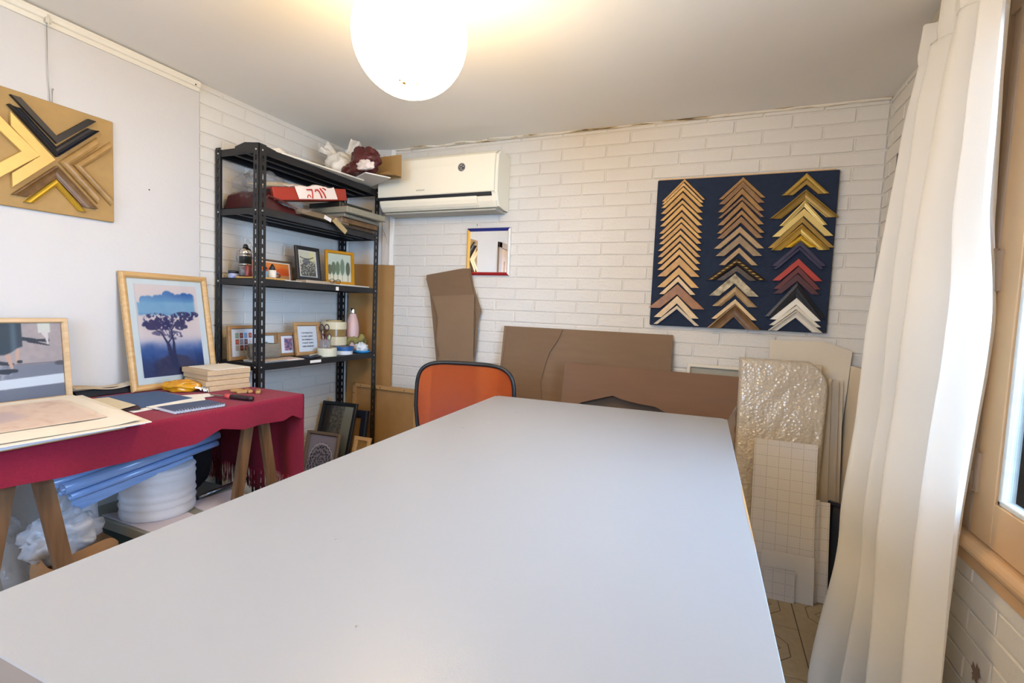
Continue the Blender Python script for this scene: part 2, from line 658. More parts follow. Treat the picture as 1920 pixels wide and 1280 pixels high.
# angled panel across the far left corner with its two cover strips
dv = Vector((CH_X - XL, D - CH_Y, 0)).normalized()
nv = Vector((dv.y, -dv.x, 0))
p0, p1 = Vector((XL - 0.03, CH_Y, 0)) - dv * 0.0, Vector((CH_X, D + 0.03, 0))
corner = structure(obj('wall_corner', MB().zprism([(XL - 0.05, CH_Y), (XL, CH_Y), (CH_X, D), (CH_X, D + 0.05), (XL - 0.05, D + 0.05)], 0, ZC), PLASTER))
ang = math.atan2(dv.y, dv.x)
for (px_, py_, nm, w) in ((CH_X - 0.008, D - 0.004, 'trim_2', 0.02), (XL + 0.012, CH_Y + 0.001, 'trim_3', 0.018)):
    t = structure(obj(nm, MB().cbox(-w, w * 0.6, -0.012, 0.004, 0.02, ZC - 0.002, 0.003), mat('trim_white', '#e4e2dc', 0.6)))
    t.location = (px_, py_, 0)
    t.rotation_euler = (0, 0, ang)
wire_w = mat('cable_white', '#cfc9bd', 0.5)
mb = MB()
cx, cyy = XL + 0.27, CH_Y + 0.27 * (D - CH_Y) / (CH_X - XL) - 0.006
mb.tube([(cx, cyy, 2.3), (cx, cyy, 1.9), (cx + 0.002, cyy - 0.002, 1.72), (cx, cyy, 1.5), (cx, cyy, 0.6)], 0.0028, 6)
tag(obj('wall_cable', mb, wire_w), 'thin pale cable running down the angled corner panel behind the shelf', 'cable')
mb = MB()
mb.tube([(cx + .004, cyy - .003, 1.78), (cx + 0.03, cyy + .004, 1.74), (cx + 0.045, cyy + .010, 1.68), (cx + .07, cyy + .016, 1.665), (cx + .085, cyy + .016, 1.68)], 0.0022, 6)
tag(obj('wall_cable', mb, wire_w), 'short looped end of cable curling beside the white corner strip', 'cable')

# stained filler bead along the back edge of the ceiling
def mat_stain():
    m = bpy.data.materials.new('stained_filler')
    m.use_nodes = True
    nt = m.node_tree
    b = nt.nodes['Principled BSDF']
    b.inputs['Roughness'].default_value = 0.9
    tc = nt.nodes.new('ShaderNodeTexCoord')
    mp = nt.nodes.new('ShaderNodeMapping')
    mp.inputs['Scale'].default_value = (2.4, 30, 30)
    nt.links.new(tc.outputs['Object'], mp.inputs[0])
    n = nt.nodes.new('ShaderNodeTexNoise')
    n.inputs['Scale'].default_value = 2.2
    n.inputs['Detail'].default_value = 8
    nt.links.new(mp.outputs[0], n.inputs['Vector'])
    r = nt.nodes.new('ShaderNodeValToRGB')
    e = r.color_ramp.elements
    e[0].position, e[0].color = 0.33, hexc('#5f4d2e')
    e[1].position, e[1].color = 0.48, hexc('#ddd6c8')
    x = e.new(0.39)
    x.color = hexc('#b3a17c')
    nt.links.new(n.outputs['Fac'], r.inputs[0])
    nt.links.new(r.outputs[0], b.inputs['Base Color'])
    return m

def bead(u, v):
    x = CH_X + u * (XR - CH_X)
    k = 0.5 + 0.5 * fbm(x * 9, v * 3, 1.3)
    # wide and ragged towards the left, thin to the right
    wz = 0.006 + 0.010 * k
    wy = (0.008 + 0.035 * max(0.0, fbm(x * 5, 2.0, 4.1) + 0.35) * (1 if -0.95 < x < 0.05 else 0.25))
    a = v * math.pi / 2
    return (x, D - wy * math.cos(a) * (1 if v < 1 else 0), ZC - wz * math.sin(a) - 0.0006)
structure(obj('trim_4', MB().grid(bead, 240, 5), mat_stain()))

# right wall with window opening
mb = MB()
X0, X1 = XR + MB_WALL, XR + 0.2
mb.box(X0, X1, YN - 0.1, D + 0.2, -0.05, WZ0 - 0.03)
mb.box(X0, X1, YN - 0.1, D + 0.2, WZ1, ZC)
mb.box(X0, X1, YN - 0.1, WY0, WZ0 - 0.03, WZ1)
mb.box(X0, X1, WY1 + 0.07, D + 0.2, WZ0 - 0.03, WZ1)
wall_right = structure(obj('wall_right', mb, MORTAR))
lay_bricks(wall_right, lambda s, z: (X0, s, z), WY1 + 0.115, D - 0.002, range(-7, 27), -math.pi / 2, phase=0.09)
lay_bricks(wall_right, lambda s, z: (X0, s, z), 0.55, WY1 + 0.115, range(18, 27), -math.pi / 2, phase=0.09)
lay_bricks(wall_right, lambda s, z: (X0, s, z), WY0 - 0.45, WY0 - 0.10, range(-7, 18), -math.pi / 2, phase=0.09)
lay_joined('brick_courses', wall_right, YN, 0.55, range(18, 27), -math.pi / 2, lambda s, z: (X0, s, z))
# flaked patch of bare brick
rr = random.Random(5)
pts = []
for k in range(22):
    a = 2 * math.pi * k / 22
    rad = 0.016 * (1 + 0.5 * rr.uniform(-1, 1))
    pts.append((rad * math.cos(a) * 1.1, rad * math.sin(a) * 1.5))
pp = obj('bare_patch', MB().prism(pts, -0.0006, 0.0), mat('bare_brick', '#8d7565', 0.9, var=0.25, vscale=60), wall_right,
         (XR - 0.0026, 1.645, 0.325), (0, 0, -math.pi / 2))

# wall behind the camera
mb = MB().box(XL - 0.2, XR + 0.2, YN - 0.1, YN, -0.05, FZ0).box(XL - 0.2, XR + 0.2, YN - 0.1, YN, FZ1, ZC)
mb.box(XL - 0.2, FX0, YN - 0.1, YN, FZ0, FZ1).box(FX1, XR + 0.2, YN - 0.1, YN, FZ0, FZ1)
wall_front = structure(obj('wall_front', mb, PLASTER))
win2 = bpy.data.objects.new('window_2', None)
COL.objects.link(win2)
win2['kind'] = 'structure'
win2.location = (FX0, YN - .05, FZ0)
FW, FH = FX1 - FX0, FZ1 - FZ0
mb = MB()
for q in ((0, .05, 0, FH), (FW - .05, FW, 0, FH), (.05, FW - .05, 0, .05), (.05, FW - .05, FH - .05, FH), (FW / 2 - .03, FW / 2 + .03, .05, FH - .05)):
    mb.cbox(q[0], q[1], -.03, .03, q[2], q[3], .003)
obj('window_frame', mb, mat('window_white', '#d9d3c6', 0.45), win2)
for a in (.05, FW / 2 + .03):
    obj('pane', MB().box(a, a + FW / 2 - .08, -.003, .003, .05, FH - .05), mat_glass('front_glass', 1.3), win2)

# door in the left wall, seen in the mirror
TAN = mat('tan_gloss_paint', '#c9a276', rough=0.38, var=0.08, vscale=7, bump=0.04, bscale=30)
TAN_D = mat('tan_gloss_frame', '#a8917a', rough=0.42, var=0.1, vscale=9, bump=0.05, bscale=40)
door = bpy.data.objects.new('door_1', None)
COL.objects.link(door)
door['kind'] = 'structure'
door.location = (XL, -0.16, 0)
mb = MB()
mb.cbox(-0.02, 0.03, -0.50, -0.41, 0, 2.07)
mb.cbox(-0.02, 0.03, 0.41, 0.49, 0, 2.07)
mb.cbox(-0.02, 0.03, -0.50, 0.49, 2.0, 2.07)
obj('door_frame', mb, TAN_D, door)
obj('door_leaf', MB().cbox(-0.03, 0.012, -0.41, 0.41, 0.006, 2.0), TAN, door)
for (a, b, c, d) in ((-0.3, 0.3, 0.2, 0.9), (-0.3, 0.3, 1.05, 1.85)):
    obj('door_panel', MB().cbox(0.008, 0.02, a, b, c, d, 0.006), TAN, door)
obj('door_handle', MB().tube([(0.012, 0.34, 1.0), (0.055, 0.34, 1.0), (0.06, 0.32, 1.0), (0.06, 0.24, 1.0)], 0.008, 8), mat('brass', '#a88a4c', 0.3, 1.0), door)

# window: frame, two sashes, panes, hinges, sill
win = bpy.data.objects.new('window_1', None)
COL.objects.link(win)
win['kind'] = 'structure'
win.location = (XR, WY0, WZ0)
def W(x0, x1, y0, y1, z0, z1, c=0.003):
    return MB().cbox(x0, x1, y0 - WY0, y1 - WY0, z0 - WZ0, z1 - WZ0, c)
# moulded jamb boards at the far side
obj('jamb', W(-0.012, 0.20, WY1 + 0.012, WY1 + 0.03, WZ0, WZ1), TAN_D, win)
obj('jamb', W(-0.004, 0.10, WY1 + 0.03, WY1 + 0.075, WZ0, WZ1 + 0.02), TAN_D, win)
obj('architrave', W(-0.016, 0.012, WY1 + 0.075, WY1 + 0.112, WZ0 - 0.02, WZ1 + 0.06), TAN_D, win)
obj('jamb', W(-0.012, 0.20, WY0 - 0.03, WY0 - 0.01, WZ0, WZ1), TAN_D, win)
obj('architrave', W(-0.016, 0.012, WY0 - 0.09, WY0 - 0.03, WZ0 - 0.02, WZ1 + 0.06), TAN_D, win)
obj('head', W(-0.014, 0.2, WY0 - 0.03, WY1 + 0.075, WZ1 - 0.02, WZ1 + 0.04), TAN_D, win)
BEAD = mat('glazing_bead', '#cfccc2', 0.35, 0.0, var=0.15, vscale=40)
for (a, b) in ((WY0 - 0.006, WY1 + 0.006),):
    sb = bpy.data.objects.new('sash', None)
    COL.objects.link(sb)
    sb.parent = win
    sb.location = (0, 0, 0)
    g0, g1, h0, h1 = a + 0.09, b - 0.105, WZ0 + 0.122, WZ1 - 0.11
    mb = MB()
    for q in ((a, g0, WZ0 + 0.004, WZ1 - 0.024), (g1, b, WZ0 + 0.004, WZ1 - 0.024), (g0, g1, WZ0 + 0.004, h0), (g0, g1, h1, WZ1 - 0.024)):
        mb.cbox(-0.012, 0.035, q[0] - WY0, q[1] - WY0, q[2] - WZ0, q[3] - WZ0, 0.002)
    obj('sash_frame', mb, TAN, sb)
    mb = MB()
    t = 0.012
    for q in ((g0, g0 + t, h0, h1), (g1 - t, g1, h0, h1), (g0, g1, h0, h0 + t), (g0, g1, h1 - t, h1)):
        mb.cbox(-0.006, 0.014, q[0] - WY0, q[1] - WY0, q[2] - WZ0, q[3] - WZ0, 0.002)
    obj('glazing_bead', mb, BEAD, sb)
    obj('pane', MB().box(0.004, 0.008, g0 - WY0, g1 - WY0, h0 - WZ0, h1 - WZ0), mat_glass('window_glass', 1.3), sb)
for z in (1.415, 0.863):
    hg = obj('hinge', MB().tube([(0, 0, -0.062), (0, 0, -0.002)], 0.0085, 12).tube([(0, 0, 0.002), (0, 0, 0.062)], 0.0085, 12).box(-0.002, 0.006, -0.03, 0.03, -0.055, 0.055),
             TAN_D, win, (-0.018, WY1 + 0.010 - WY0, z - WZ0))
# sill with rounded nosing
prof = [(0.10, 0.0), (-0.020, 0.0)]
for k in range(9):
    a = math.pi / 2 + math.pi * k / 8
    prof.append((-0.020 + 0.022 * math.cos(a), -0.022 + 0.022 * math.sin(a)))
prof += [(-0.012, -0.048), (-0.012, -0.09), (0.10, -0.09)]
sill = MB().prism(prof, -(WY1 + 0.155), -(WY0 - 0.10))
so = structure(obj('trim_5', sill, TAN))
so.data.transform(Matrix(((1, 0, 0, 0), (0, -1, 0, 0), (0, 0, 1, 0), (0, 0, 0, 1))))
so.data.flip_normals()
so.location = (XR, 0, WZ0 + 0.001)

# outdoors beyond the window
gnd = structure(obj('ground_outside', MB().box(-8, 9, -9, 9, -0.5, -0.3), mat('bounce_paving', '#b9b3a6', 0.9, var=0.15, vscale=5)))  # paving made pale so that it bounces daylight up to the ceiling
def shrub(c, rad, hgt, seed, label):
    r = random.Random(seed)
    root = thing('garden_shrub', label, 'shrub', (c[0], c[1], -0.3), group=None)
    mb = MB()
    for k in range(420):
        a, b = r.uniform(0, 2 * math.pi), r.uniform(0.05, 1)
        rr_ = rad * math.sqrt(r.random()) * (0.55 + 0.6 * math.sin(b * 2.6))
        p = Vector((rr_ * math.cos(a), rr_ * math.sin(a), b * hgt))
        d = Vector((r.uniform(-1, 1), r.uniform(-1, 1), r.uniform(-.4, .8))).normalized()
        s = d.cross(Vector((r.uniform(-1, 1), r.uniform(-1, 1), 1))).normalized()
        L = r.uniform(.05, .09)
        mb.add([p, p + d * L * .5 + s * L * .28, p + d * L, p + d * L * .5 - s * L * .28], [(0, 1, 2, 3)])
    obj('foliage', mb, mat('leaf_green', '#42502f', 0.5, var=0.5, vscale=4), root)
    mb = MB()
    for k in range(6):
        a = k * 1.05
        mb.tube([(0.02 * math.cos(a), 0.02 * math.sin(a), 0), (rad * .5 * math.cos(a), rad * .5 * math.sin(a), hgt * .75)], [0.015, 0.005], 6)
    obj('stem', mb, mat('bark', '#4a3b2c', 0.9), root)
shrub((2.75, 2.3, 0), 0.55, 1.3, 1, 'leafy green shrub outside the window, nearer the curtain')
shrub((2.95, 3.35, 0), 0.6, 1.5, 2, 'leafy green shrub outside the window, further from the camera')
# ================================================================== LARGE OBJECTS
# ---- globe lamp
LC = Vector((0.13, 1.288, 2.078))
LR = 0.174
gl = bpy.data.materials.new('lit_opal_glass')
gl.use_nodes = True
nt = gl.node_tree
b = nt.nodes['Principled BSDF']
b.inputs['Base Color'].default_value = (0.9, 0.88, 0.82, 1)
b.inputs['Roughness'].default_value = 0.25
b.inputs['Emission Color'].default_value = LAMP_COLOR + (1,)
b.inputs['Emission Strength'].default_value = LAMP_STRENGTH
def globe_lamp(x, y, label):
    lamp = thing('globe_lamp', label, 'lamp', (x, y, ZC), group='globe lamps under the ceiling')
    prof = [(0.0, -LR)]
    for k in range(1, 33):
        a = -math.pi / 2 + math.pi * 0.93 * k / 32
        prof.append((LR * math.cos(a), LR * math.sin(a)))
    obj('globe_shade', MB().lathe(prof, 64), gl, lamp, (0, 0, LC.z - ZC))
    obj('ceiling_rose', MB().lathe([(0.07, 0), (0.07, -0.02), (0.045, -0.035), (0.045, -0.1), (0.0, -0.1)], 32), mat('fitting_white', '#d8d2c4', 0.5), lamp, (0, 0, -0.0005))
    return lamp
lamp = globe_lamp(LC.x, LC.y, 'lit round white globe lamp hanging under the ceiling above the worktable')
globe_lamp(0.45, -0.62, 'second lit white globe lamp hanging behind the camera')
for (a, e, s) in ((-1.2, -1.22, .006), (-1.35, -1.16, .004), (-.6, -1.2, .003)):
    d = Vector((math.cos(e) * math.cos(a), math.cos(e) * math.sin(a), math.sin(e)))
    obj('dirt_speck', MB().lathe([(s, 0), (s * .6, .0008), (0, .001)], 10), mat('dust_speck', '#b8923f', 0.9), lamp,
        Vector((0, 0, LC.z - ZC)) + d * (LR + 0.0002), d.to_track_quat('Z', 'Y').to_euler())

# ---- white worktable
TZ = 0.86
tb = thing('worktable', 'large white laminate worktable with thin edge, in the foreground', 'table', (0.66, 1.15, 0))
quad = [(0.199, 0.252), (1.146, 0.262), (1.118, 2.080), (0.141, 2.012)]
mb = MB()
bm = bmesh.new()
vs_ = [bm.verts.new((x - 0.66, y - 1.15, z)) for z in (TZ - 0.030, TZ) for x, y in quad]
bm.faces.new(vs_[3::-1])
bm.faces.new(vs_[4:])
for k in range(4):
    bm.faces.new((vs_[k], vs_[(k + 1) % 4], vs_[(k + 1) % 4 + 4], vs_[k + 4]))
bmesh.ops.bevel(bm, geom=[e for e in bm.edges if abs(e.verts[0].co.z - e.verts[1].co.z) > 0.01], offset=0.012, segments=3, affect='EDGES')
bmesh.ops.bevel(bm, geom=[e for e in bm.edges if e.verts[0].co.z > TZ - .001 and e.verts[1].co.z > TZ - .001], offset=0.0012, segments=1, affect='EDGES')
me = bpy.data.meshes.new('tabletop')
bm.to_mesh(me)
bm.free()
me.materials.append(mat('white_laminate', '#96989b', rough=0.36, bump=0.03, bscale=350, var=0.02, vscale=3, spec=0.45))
me.materials.append(mat('edge_band', '#8d8177', 0.55))
for p_ in me.polygons:
    p_.material_index = 1 if abs(p_.normal.z) < 0.3 else 0
obj('tabletop', me, None, tb)
# worn strip of edge band on the right side
mb = MB()
pts_r = [(1.146 - (1.146 - 1.118) * t, 0.262 + (2.08 - 0.262) * t) for t in (0.35, 0.44, 0.5, 0.56)]
for i in range(3):
    (xa, ya), (xb, yb) = pts_r[i], pts_r[i + 1]
    w0, w1 = (0.0, .003, .0035, 0.0)[i], (0.0, .003, .0035, 0.0)[i + 1]
    mb.add([(xa - .66, ya - 1.15, TZ + .0003), (xb - .66, yb - 1.15, TZ + .0003), (xb - .66 - w1, yb - 1.15, TZ + .0003), (xa - .66 - w0, ya - 1.15, TZ + .0003)], [(0, 1, 2, 3)])
obj('worn_edge', mb, mat('bare_chipboard', '#b8905c', 0.8), tb)
for (x, y) in ((0.27, 0.34), (1.07, 0.34), (1.05, 2.0), (0.22, 1.94)):
    obj('leg', MB().cbox(x - .66 - .03, x - .66 + .03, y - 1.15 - .03, y - 1.15 + .03, 0, TZ - 0.09, 0.003), mat_wood('pine_leg', '#8f6b43', '#7a5936'), tb)
mb = MB()
mb.cbox(-.42, .42, -.84, -.80, TZ - .11, TZ - .03).cbox(-.46, .40, .78, .82, TZ - .11, TZ - .03)
mb.cbox(-.46, -.42, -.82, .80, TZ - .11, TZ - .03).cbox(.38, .42, -.82, .84, TZ - .11, TZ - .03)
obj('apron', mb, mat_wood('pine_leg', '#8f6b43', '#7a5936'), tb)
SMUDGE = mat('pencil_smudge', '#9b9790', 0.8)
for (x, y, s) in ((0.36, 1.72, .004), (0.48, 0.62, .0025), (0.66, 0.46, .0025), (0.30, 1.40, .0035)):
    obj('smudge', MB().lathe([(s, 0), (0, 0.0002)], 9), SMUDGE, tb, (x - .66, y - 1.15, TZ + 0.0001))

# ---- trestle table under the red cloth
RT = 0.815
XT0, XT1, YT0, YT1 = XL + 0.012, -0.745, 0.45, 1.718
tt = tag(obj('trestle_tabletop', MB().cbox(XT0 + 0.01, XT1 - 0.006, YT0, YT1 - 0.006, RT - 0.03, RT, 0.003), mat_wood('board_pine', '#9a7748', '#86663b')),
         'plain board tabletop hidden under the red cloth', 'tabletop')
TREST = mat_wood('trestle_pine', '#7c5c3f', '#5a402a', (20, 20, 2))
def trestle(yc, label, s_):
    t = thing('trestle', label, 'trestle', (-1.08, yc, 0), group='wooden trestles under the red table')
    obj('top_bar', MB().cbox(-0.30, 0.31, -0.022, 0.022, RT - 0.105, RT - 0.031, 0.003), TREST, t)
    for x in (-0.27, 0.285):
        for s in (-1, 1):
            tw = 0.022
            top, bot = Vector((x, s * 0.030, RT - 0.05)), Vector((x, s * 0.155, 0.0))
            mb = MB()
            v = []
            for q in (bot, top):
                for dx, dy in ((-.011, -tw), (.011, -tw), (.011, tw), (-.011, tw)):
                    v.append((q.x + dx, q.y + dy, q.z))
            mb.add(v, [(3, 2, 1, 0), (4, 5, 6, 7), (0, 1, 5, 4), (1, 2, 6, 5), (2, 3, 7, 6), (3, 0, 4, 7)])
            obj('leg', mb, TREST, t)
    obj('brace', MB().cbox(-0.27, 0.29, s_ * .122 - .009, s_ * .122 + .009, 0.12, 0.162, 0.002), TREST, t)
    return t
trestle(1.515, 'wooden A-frame trestle under the fringed end of the red table', 1)
trestle(0.735, 'wooden A-frame trestle under the papers end of the red table', -1)

# red cloth: top, short front drop, long fringed end drop
CLOTH = mat('red_felt', '#8a1030', rough=0.95, bump=0.35, bscale=350, var=0.14, vscale=120, sheen=0.06)
cl = thing('red_tablecloth', 'dark red felt cloth draped over the trestle table with a fringed end', 'tablecloth', (-1.08, 1.1, RT))
TH = RT + 0.0035
mb = MB()
def ctop(u, v):
    return (XT0 + u * (XT1 + 0.004 - XT0) + 1.08, YT0 - .03 + v * (YT1 - YT0 + .03) - 1.1, TH - RT + 0.0006 * fbm(u * 9, v * 14, 3))
mb.grid(ctop, 20, 40)
def cfront(u, v):      # v 0 top edge .. 1 hem
    y = YT0 - .03 + u * (YT1 + .002 - YT0 + .03)
    hem = 0.112 + 0.010 * math.sin(y * 7.0 + 1.0) - (0.028 * max(0, 1 - abs(y - 1.30) / .10)) - 0.02 * max(0, 1 - abs(y - 1.66) / .05)
    r = 0.012
    bow = 0.010 * v * math.sin(y * 11) + 0.004 * math.sin(y * 31 + 2) * v
    if v < 0.15:
        a = v / 0.15 * math.pi / 2
        return (XT1 + 0.004 + r * math.sin(a) + 1.08, y - 1.1, TH - RT - r * (1 - math.cos(a)))
    w = (v - 0.15) / 0.85
    return (XT1 + 0.004 + r + bow + 1.08, y - 1.1, TH - RT - r - (hem - r) * w)
mb.grid(lambda u, v: cfront(u, 1 - v), 90, 12)
def cend(u, v):
    x = XT0 + u * (XT1 + .012 - XT0)
    r = 0.010
    if v < 0.1:
        a = v / 0.1 * math.pi / 2
        return (x + 1.08, YT1 + r * math.sin(a) - 1.1, TH - RT - r * (1 - math.cos(a)))
    w = (v - 0.1) / 0.9
    wav = 0.012 * w * math.sin(x * 26) + 0.006 * w * math.sin(x * 55 + 1)
    return (x + 1.08 + 0.01 * w, YT1 + r + wav * 0.6 - 1.1, TH - RT - r - 0.40 * w)
mb.grid(lambda u, v: cend(u, 1 - v), 40, 20)
obj('cloth', mb, CLOTH, cl)
fr = MB()
for k in range(230):
    u = k / 229
    p = Vector(cend(u, 1))
    w = random.uniform(-.004, .004)
    fr.tube([p, p + Vector((w, random.uniform(-.003, .003), -0.05)), p + Vector((w * 2, random.uniform(-.005, .005), -0.10 - random.uniform(0, .015)))], 0.0014, 4)
fo = obj('fringe', fr, CLOTH, cl)
fo['kind'] = 'stuff'

# ---- black perforated steel shelving
SX0, SX1, SY0, SY1 = -1.412, -1.098, 1.775, 2.718
LEV = [2.022, 1.722, 1.362, 0.922, 0.10]
sh = thing('shelving_unit', 'black perforated steel shelving unit standing in the far left corner', 'shelving', (SX0, SY0, 0))
def flange(mb, o, d, n, w, t, z0, z1, pitch=0.046, sw=0.009, slh=0.026):
    """slotted strip: o origin (x,y), d direction along width, n inward normal; real holes"""
    o, d, n = Vector(o), Vector(d), Vector(n)
    def bx(a, b, za, zb):
        c = [o + d * a, o + d * b, o + d * b + n * t, o + d * a + n * t]
        v = [(q.x, q.y, za) for q in c] + [(q.x, q.y, zb) for q in c]
        mb.add(v, [(3, 2, 1, 0), (4, 5, 6, 7), (0, 1, 5, 4), (1, 2, 6, 5), (2, 3, 7, 6), (3, 0, 4, 7)])
    c0, c1 = w * 0.56 - sw / 2, w * 0.56 + sw / 2
    bx(0, c0, z0, z1)
    bx(c1, w, z0, z1)
    z = z0
    hole = z0 + 0.02
    while hole + slh < z1:
        bx(c0, c1, z, hole)
        z = hole + slh
        hole += pitch
    bx(c0, c1, z, z1)
PT = 2.035
for (ax, ay, dx, dy, w1, w2) in ((SX1, SY0, -1, 1, .038, .044), (SX0, SY0, 1, 1, .036, .036), (SX1, SY1, -1, -1, .036, .040), (SX0, SY1, 1, -1, .036, .036)):
    mb = MB()
    flange(mb, (ax - SX0, ay - SY0), (dx, 0), (0, dy), w1, 0.002, 0, PT if ay == SY0 else 2.03)
    flange(mb, (ax - SX0, ay - SY0), (0, dy), (dx, 0), w2, 0.002, 0, PT if ay == SY0 else 2.03)
    obj('post', mb, BLACK_STEEL, sh)
BOLT = MB().lathe([(.0052, 0), (.0052, .003), (.003, .0045), (0, .0045)], 10).mesh('bolt')
BOLT.materials.append(mat('zinc_bolt', '#b9b6ae', 0.35, 0.9))
for i, z in enumerate(LEV):
    st = obj('shelf_board', MB().box(.002, SX1 - SX0 - .002, .003, SY1 - SY0 - .003, z - 0.003, z), BLACK_STEEL, sh)
    L, W_ = SY1 - SY0, SX1 - SX0
    hgt = 0.034
    mb = MB()
    mb.box(W_ - .004, W_ - .0015, .004, L - .004, z - hgt, z + .0005).box(W_ - .016, W_ - .004, .004, L - .004, z - hgt, z - hgt + .002)
    mb.box(.0015, .004, .004, L - .004, z - hgt, z + .0005).box(.004, .016, .004, L - .004, z - hgt, z - hgt + .002)
    mb.box(.004, W_ - .004, .003, .0055, z - hgt, z + .0005).box(.004, W_ - .004, L - .0055, L - .003, z - hgt, z + .0005)
    mb.box(.10, .125, .006, L - .006, z - .026, z - .003).box(.19, .215, .006, L - .006, z - .026, z - .003)
    obj('lip', mb, BLACK_STEEL, st)
    for (x, y, r) in ((W_ - .001, .022, 0), (W_ - .001, L - .022, 0), (.02, .001, 1), (W_ - .02, .001, 1)):
        obj('bolt', BOLT, None, sh, (x, y, z - .017), (0, math.pi / 2, 0) if r == 0 else (math.pi / 2, 0, 0))
# top corner gussets
for (x, y, dx, dy) in ((SX1 - SX0, 0, -1, 1),):
    mb = MB()
    a = [(x + .001, y + .0), (x + .001, y + .0)]
    mb.add([(x + .0008, 0.002, 2.035), (x + .0008, 0.10, 2.024), (x + .0008, 0.10, 2.0), (x + .0008, 0.002, 1.985)], [(0, 1, 2, 3)])
    mb.add([(x - .002, -0.0008, 2.035), (x - .10, -.0008, 2.046), (x - .17, -.0008, 2.03), (x - .17, -.0008, 2.0), (x - .002, -.0008, 1.985)], [(0, 1, 2, 3, 4)])
    obj('gusset', mb, BLACK_STEEL, sh)
for (y, z, w) in ((2.335, 1.338, .012), (2.168, 0.907, .042)):
    obj('label_sticker', MB().box(SX1 - SX0 - .0012, SX1 - SX0 - .0005, y - SY0 - w, y - SY0 + w, z - .008, z + .008 + (.006 if w < .02 else 0)), PAPER, sh)

# ---- split air conditioner
ac = thing('air_conditioner', 'cream wall-mounted air conditioner with a round black sticker', 'air conditioner', (-0.635, D, 1.93))
ACM = mat('ac_plastic', '#f0ead6', 0.38, coat=0.1)
AX0, AX1 = -0.43, 0.43
# body profile in y (towards room negative) and z, lofted along x
bp = [(-.002, .285), (-.10, .292), (-.155, .285), (-.185, .262), (-.195, .20), (-.198, .03), (-.190, .018), (-.175, -.02), (-.150, -.052), (-.06, -.062), (-.002, -.06)]
def loft_x(mb, prof, x0, x1, cap=True):
    n = len(prof)
    v = [(x0, p[0], p[1]) for p in prof] + [(x1, p[0], p[1]) for p in prof]
    f = [(i, i + 1, i + 1 + n, i + n) for i in range(n - 1)]
    if cap:
        f += [tuple(range(n - 1, -1, -1)), tuple(range(n, 2 * n))]
    mb.add(v, f)
    return mb
mb = MB()
loft_x(mb, bp, AX0, AX1 - 0.06)
# right end cap tapering in
sec = [(AX1 - .06, 1.0), (AX1 - .03, 0.995), (AX1 - .012, 0.97), (AX1, 0.90)]
for k in range(3):
    (xa, sa), (xb, sb_) = sec[k], sec[k + 1]
    n = len(bp)
    va = [(xa, p[0] * (sa if sa < 1 else 1), .115 + (p[1] - .115) * sa) for p in bp]
    vb = [(xb, p[0] * sb_, .115 + (p[1] - .115) * (sb_ * .3 + .7)) for p in bp]
    mb.add(va + vb, [(i, i + 1, i + 1 + n, i + n) for i in range(n - 1)] + ([tuple(range(n, 2 * n))] if k == 2 else []))
obj('body', mb, ACM, ac)
# front panel, air gap line, flap
fp = [(-.186, .268), (-.197, .255), (-.2035, .20), (-.2045, .035), (-.199, .030), (-.19, .03)]
obj('front_panel', loft_x(MB(), fp, AX0, AX1 - .012), ACM, ac)
obj('air_slot', loft_x(MB(), [(-.1985, .031), (-.201, .029), (-.199, .012), (-.19, .008)], AX0, AX1 - .03), mat('slot_dark', '#1d1f24', 0.4), ac)
fl = obj('flap', loft_x(MB(), [(-.195, .010), (-.192, -.008), (-.182, -.03), (-.166, -.046), (-.160, -.042)], AX0 + .01, AX1 - .13), ACM, ac)
obj('bottom_grille', MB().cbox(AX0 + .02, AX1 - .02, -.15, -.02, -.071, -.060, .002), mat('ac_grey', '#a8a79d', 0.5), ac)
tm = text_mesh('SAMSUNG', 0.014)
to = obj('lettering', tm, mat('logo_grey', '#8b8878', 0.5), ac, (-0.10, -.2048, .062), (math.pi / 2, 0, 0))
def sticker():
    nr, na = 26, 56
    vs, cs, fs = [], [], []
    for j in range(nr + 1):
        r = j / nr
        for i in range(na):
            a = 2 * math.pi * i / na
            x, z = r * math.cos(a), r * math.sin(a)
            vs.append((x * .026, 0, z * .026))
            n = mnoise.noise(Vector((x * 3.2, z * 3.2, 2)))
            if r > .93:
                c = .75
            elif r > .80:
                c = .12 if math.sin(a * 17) < .55 else .65
            elif r > .74:
                c = .7
            elif r > .62 and abs(x) > .35:
                c = .10
            else:
                c = .12 if n < 0.02 else .62
            c = lin(c)
            cs += [c * 1.0, c * .96, c * .9, 1]
    for j in range(nr):
        for i in range(na):
            fs.append((j * na + i, j * na + (i + 1) % na, (j + 1) * na + (i + 1) % na, (j + 1) * na + i))
    me = bpy.data.meshes.new('sticker')
    me.from_pydata(vs, [], fs)
    at = me.color_attributes.new('ink', 'FLOAT_COLOR', 'POINT')
    at.data.foreach_set('color', np.array(cs, dtype=np.float32))
    return me
obj('sticker', sticker(), INK, ac, (0.195, -.2052, .185), (0, 0, 0))

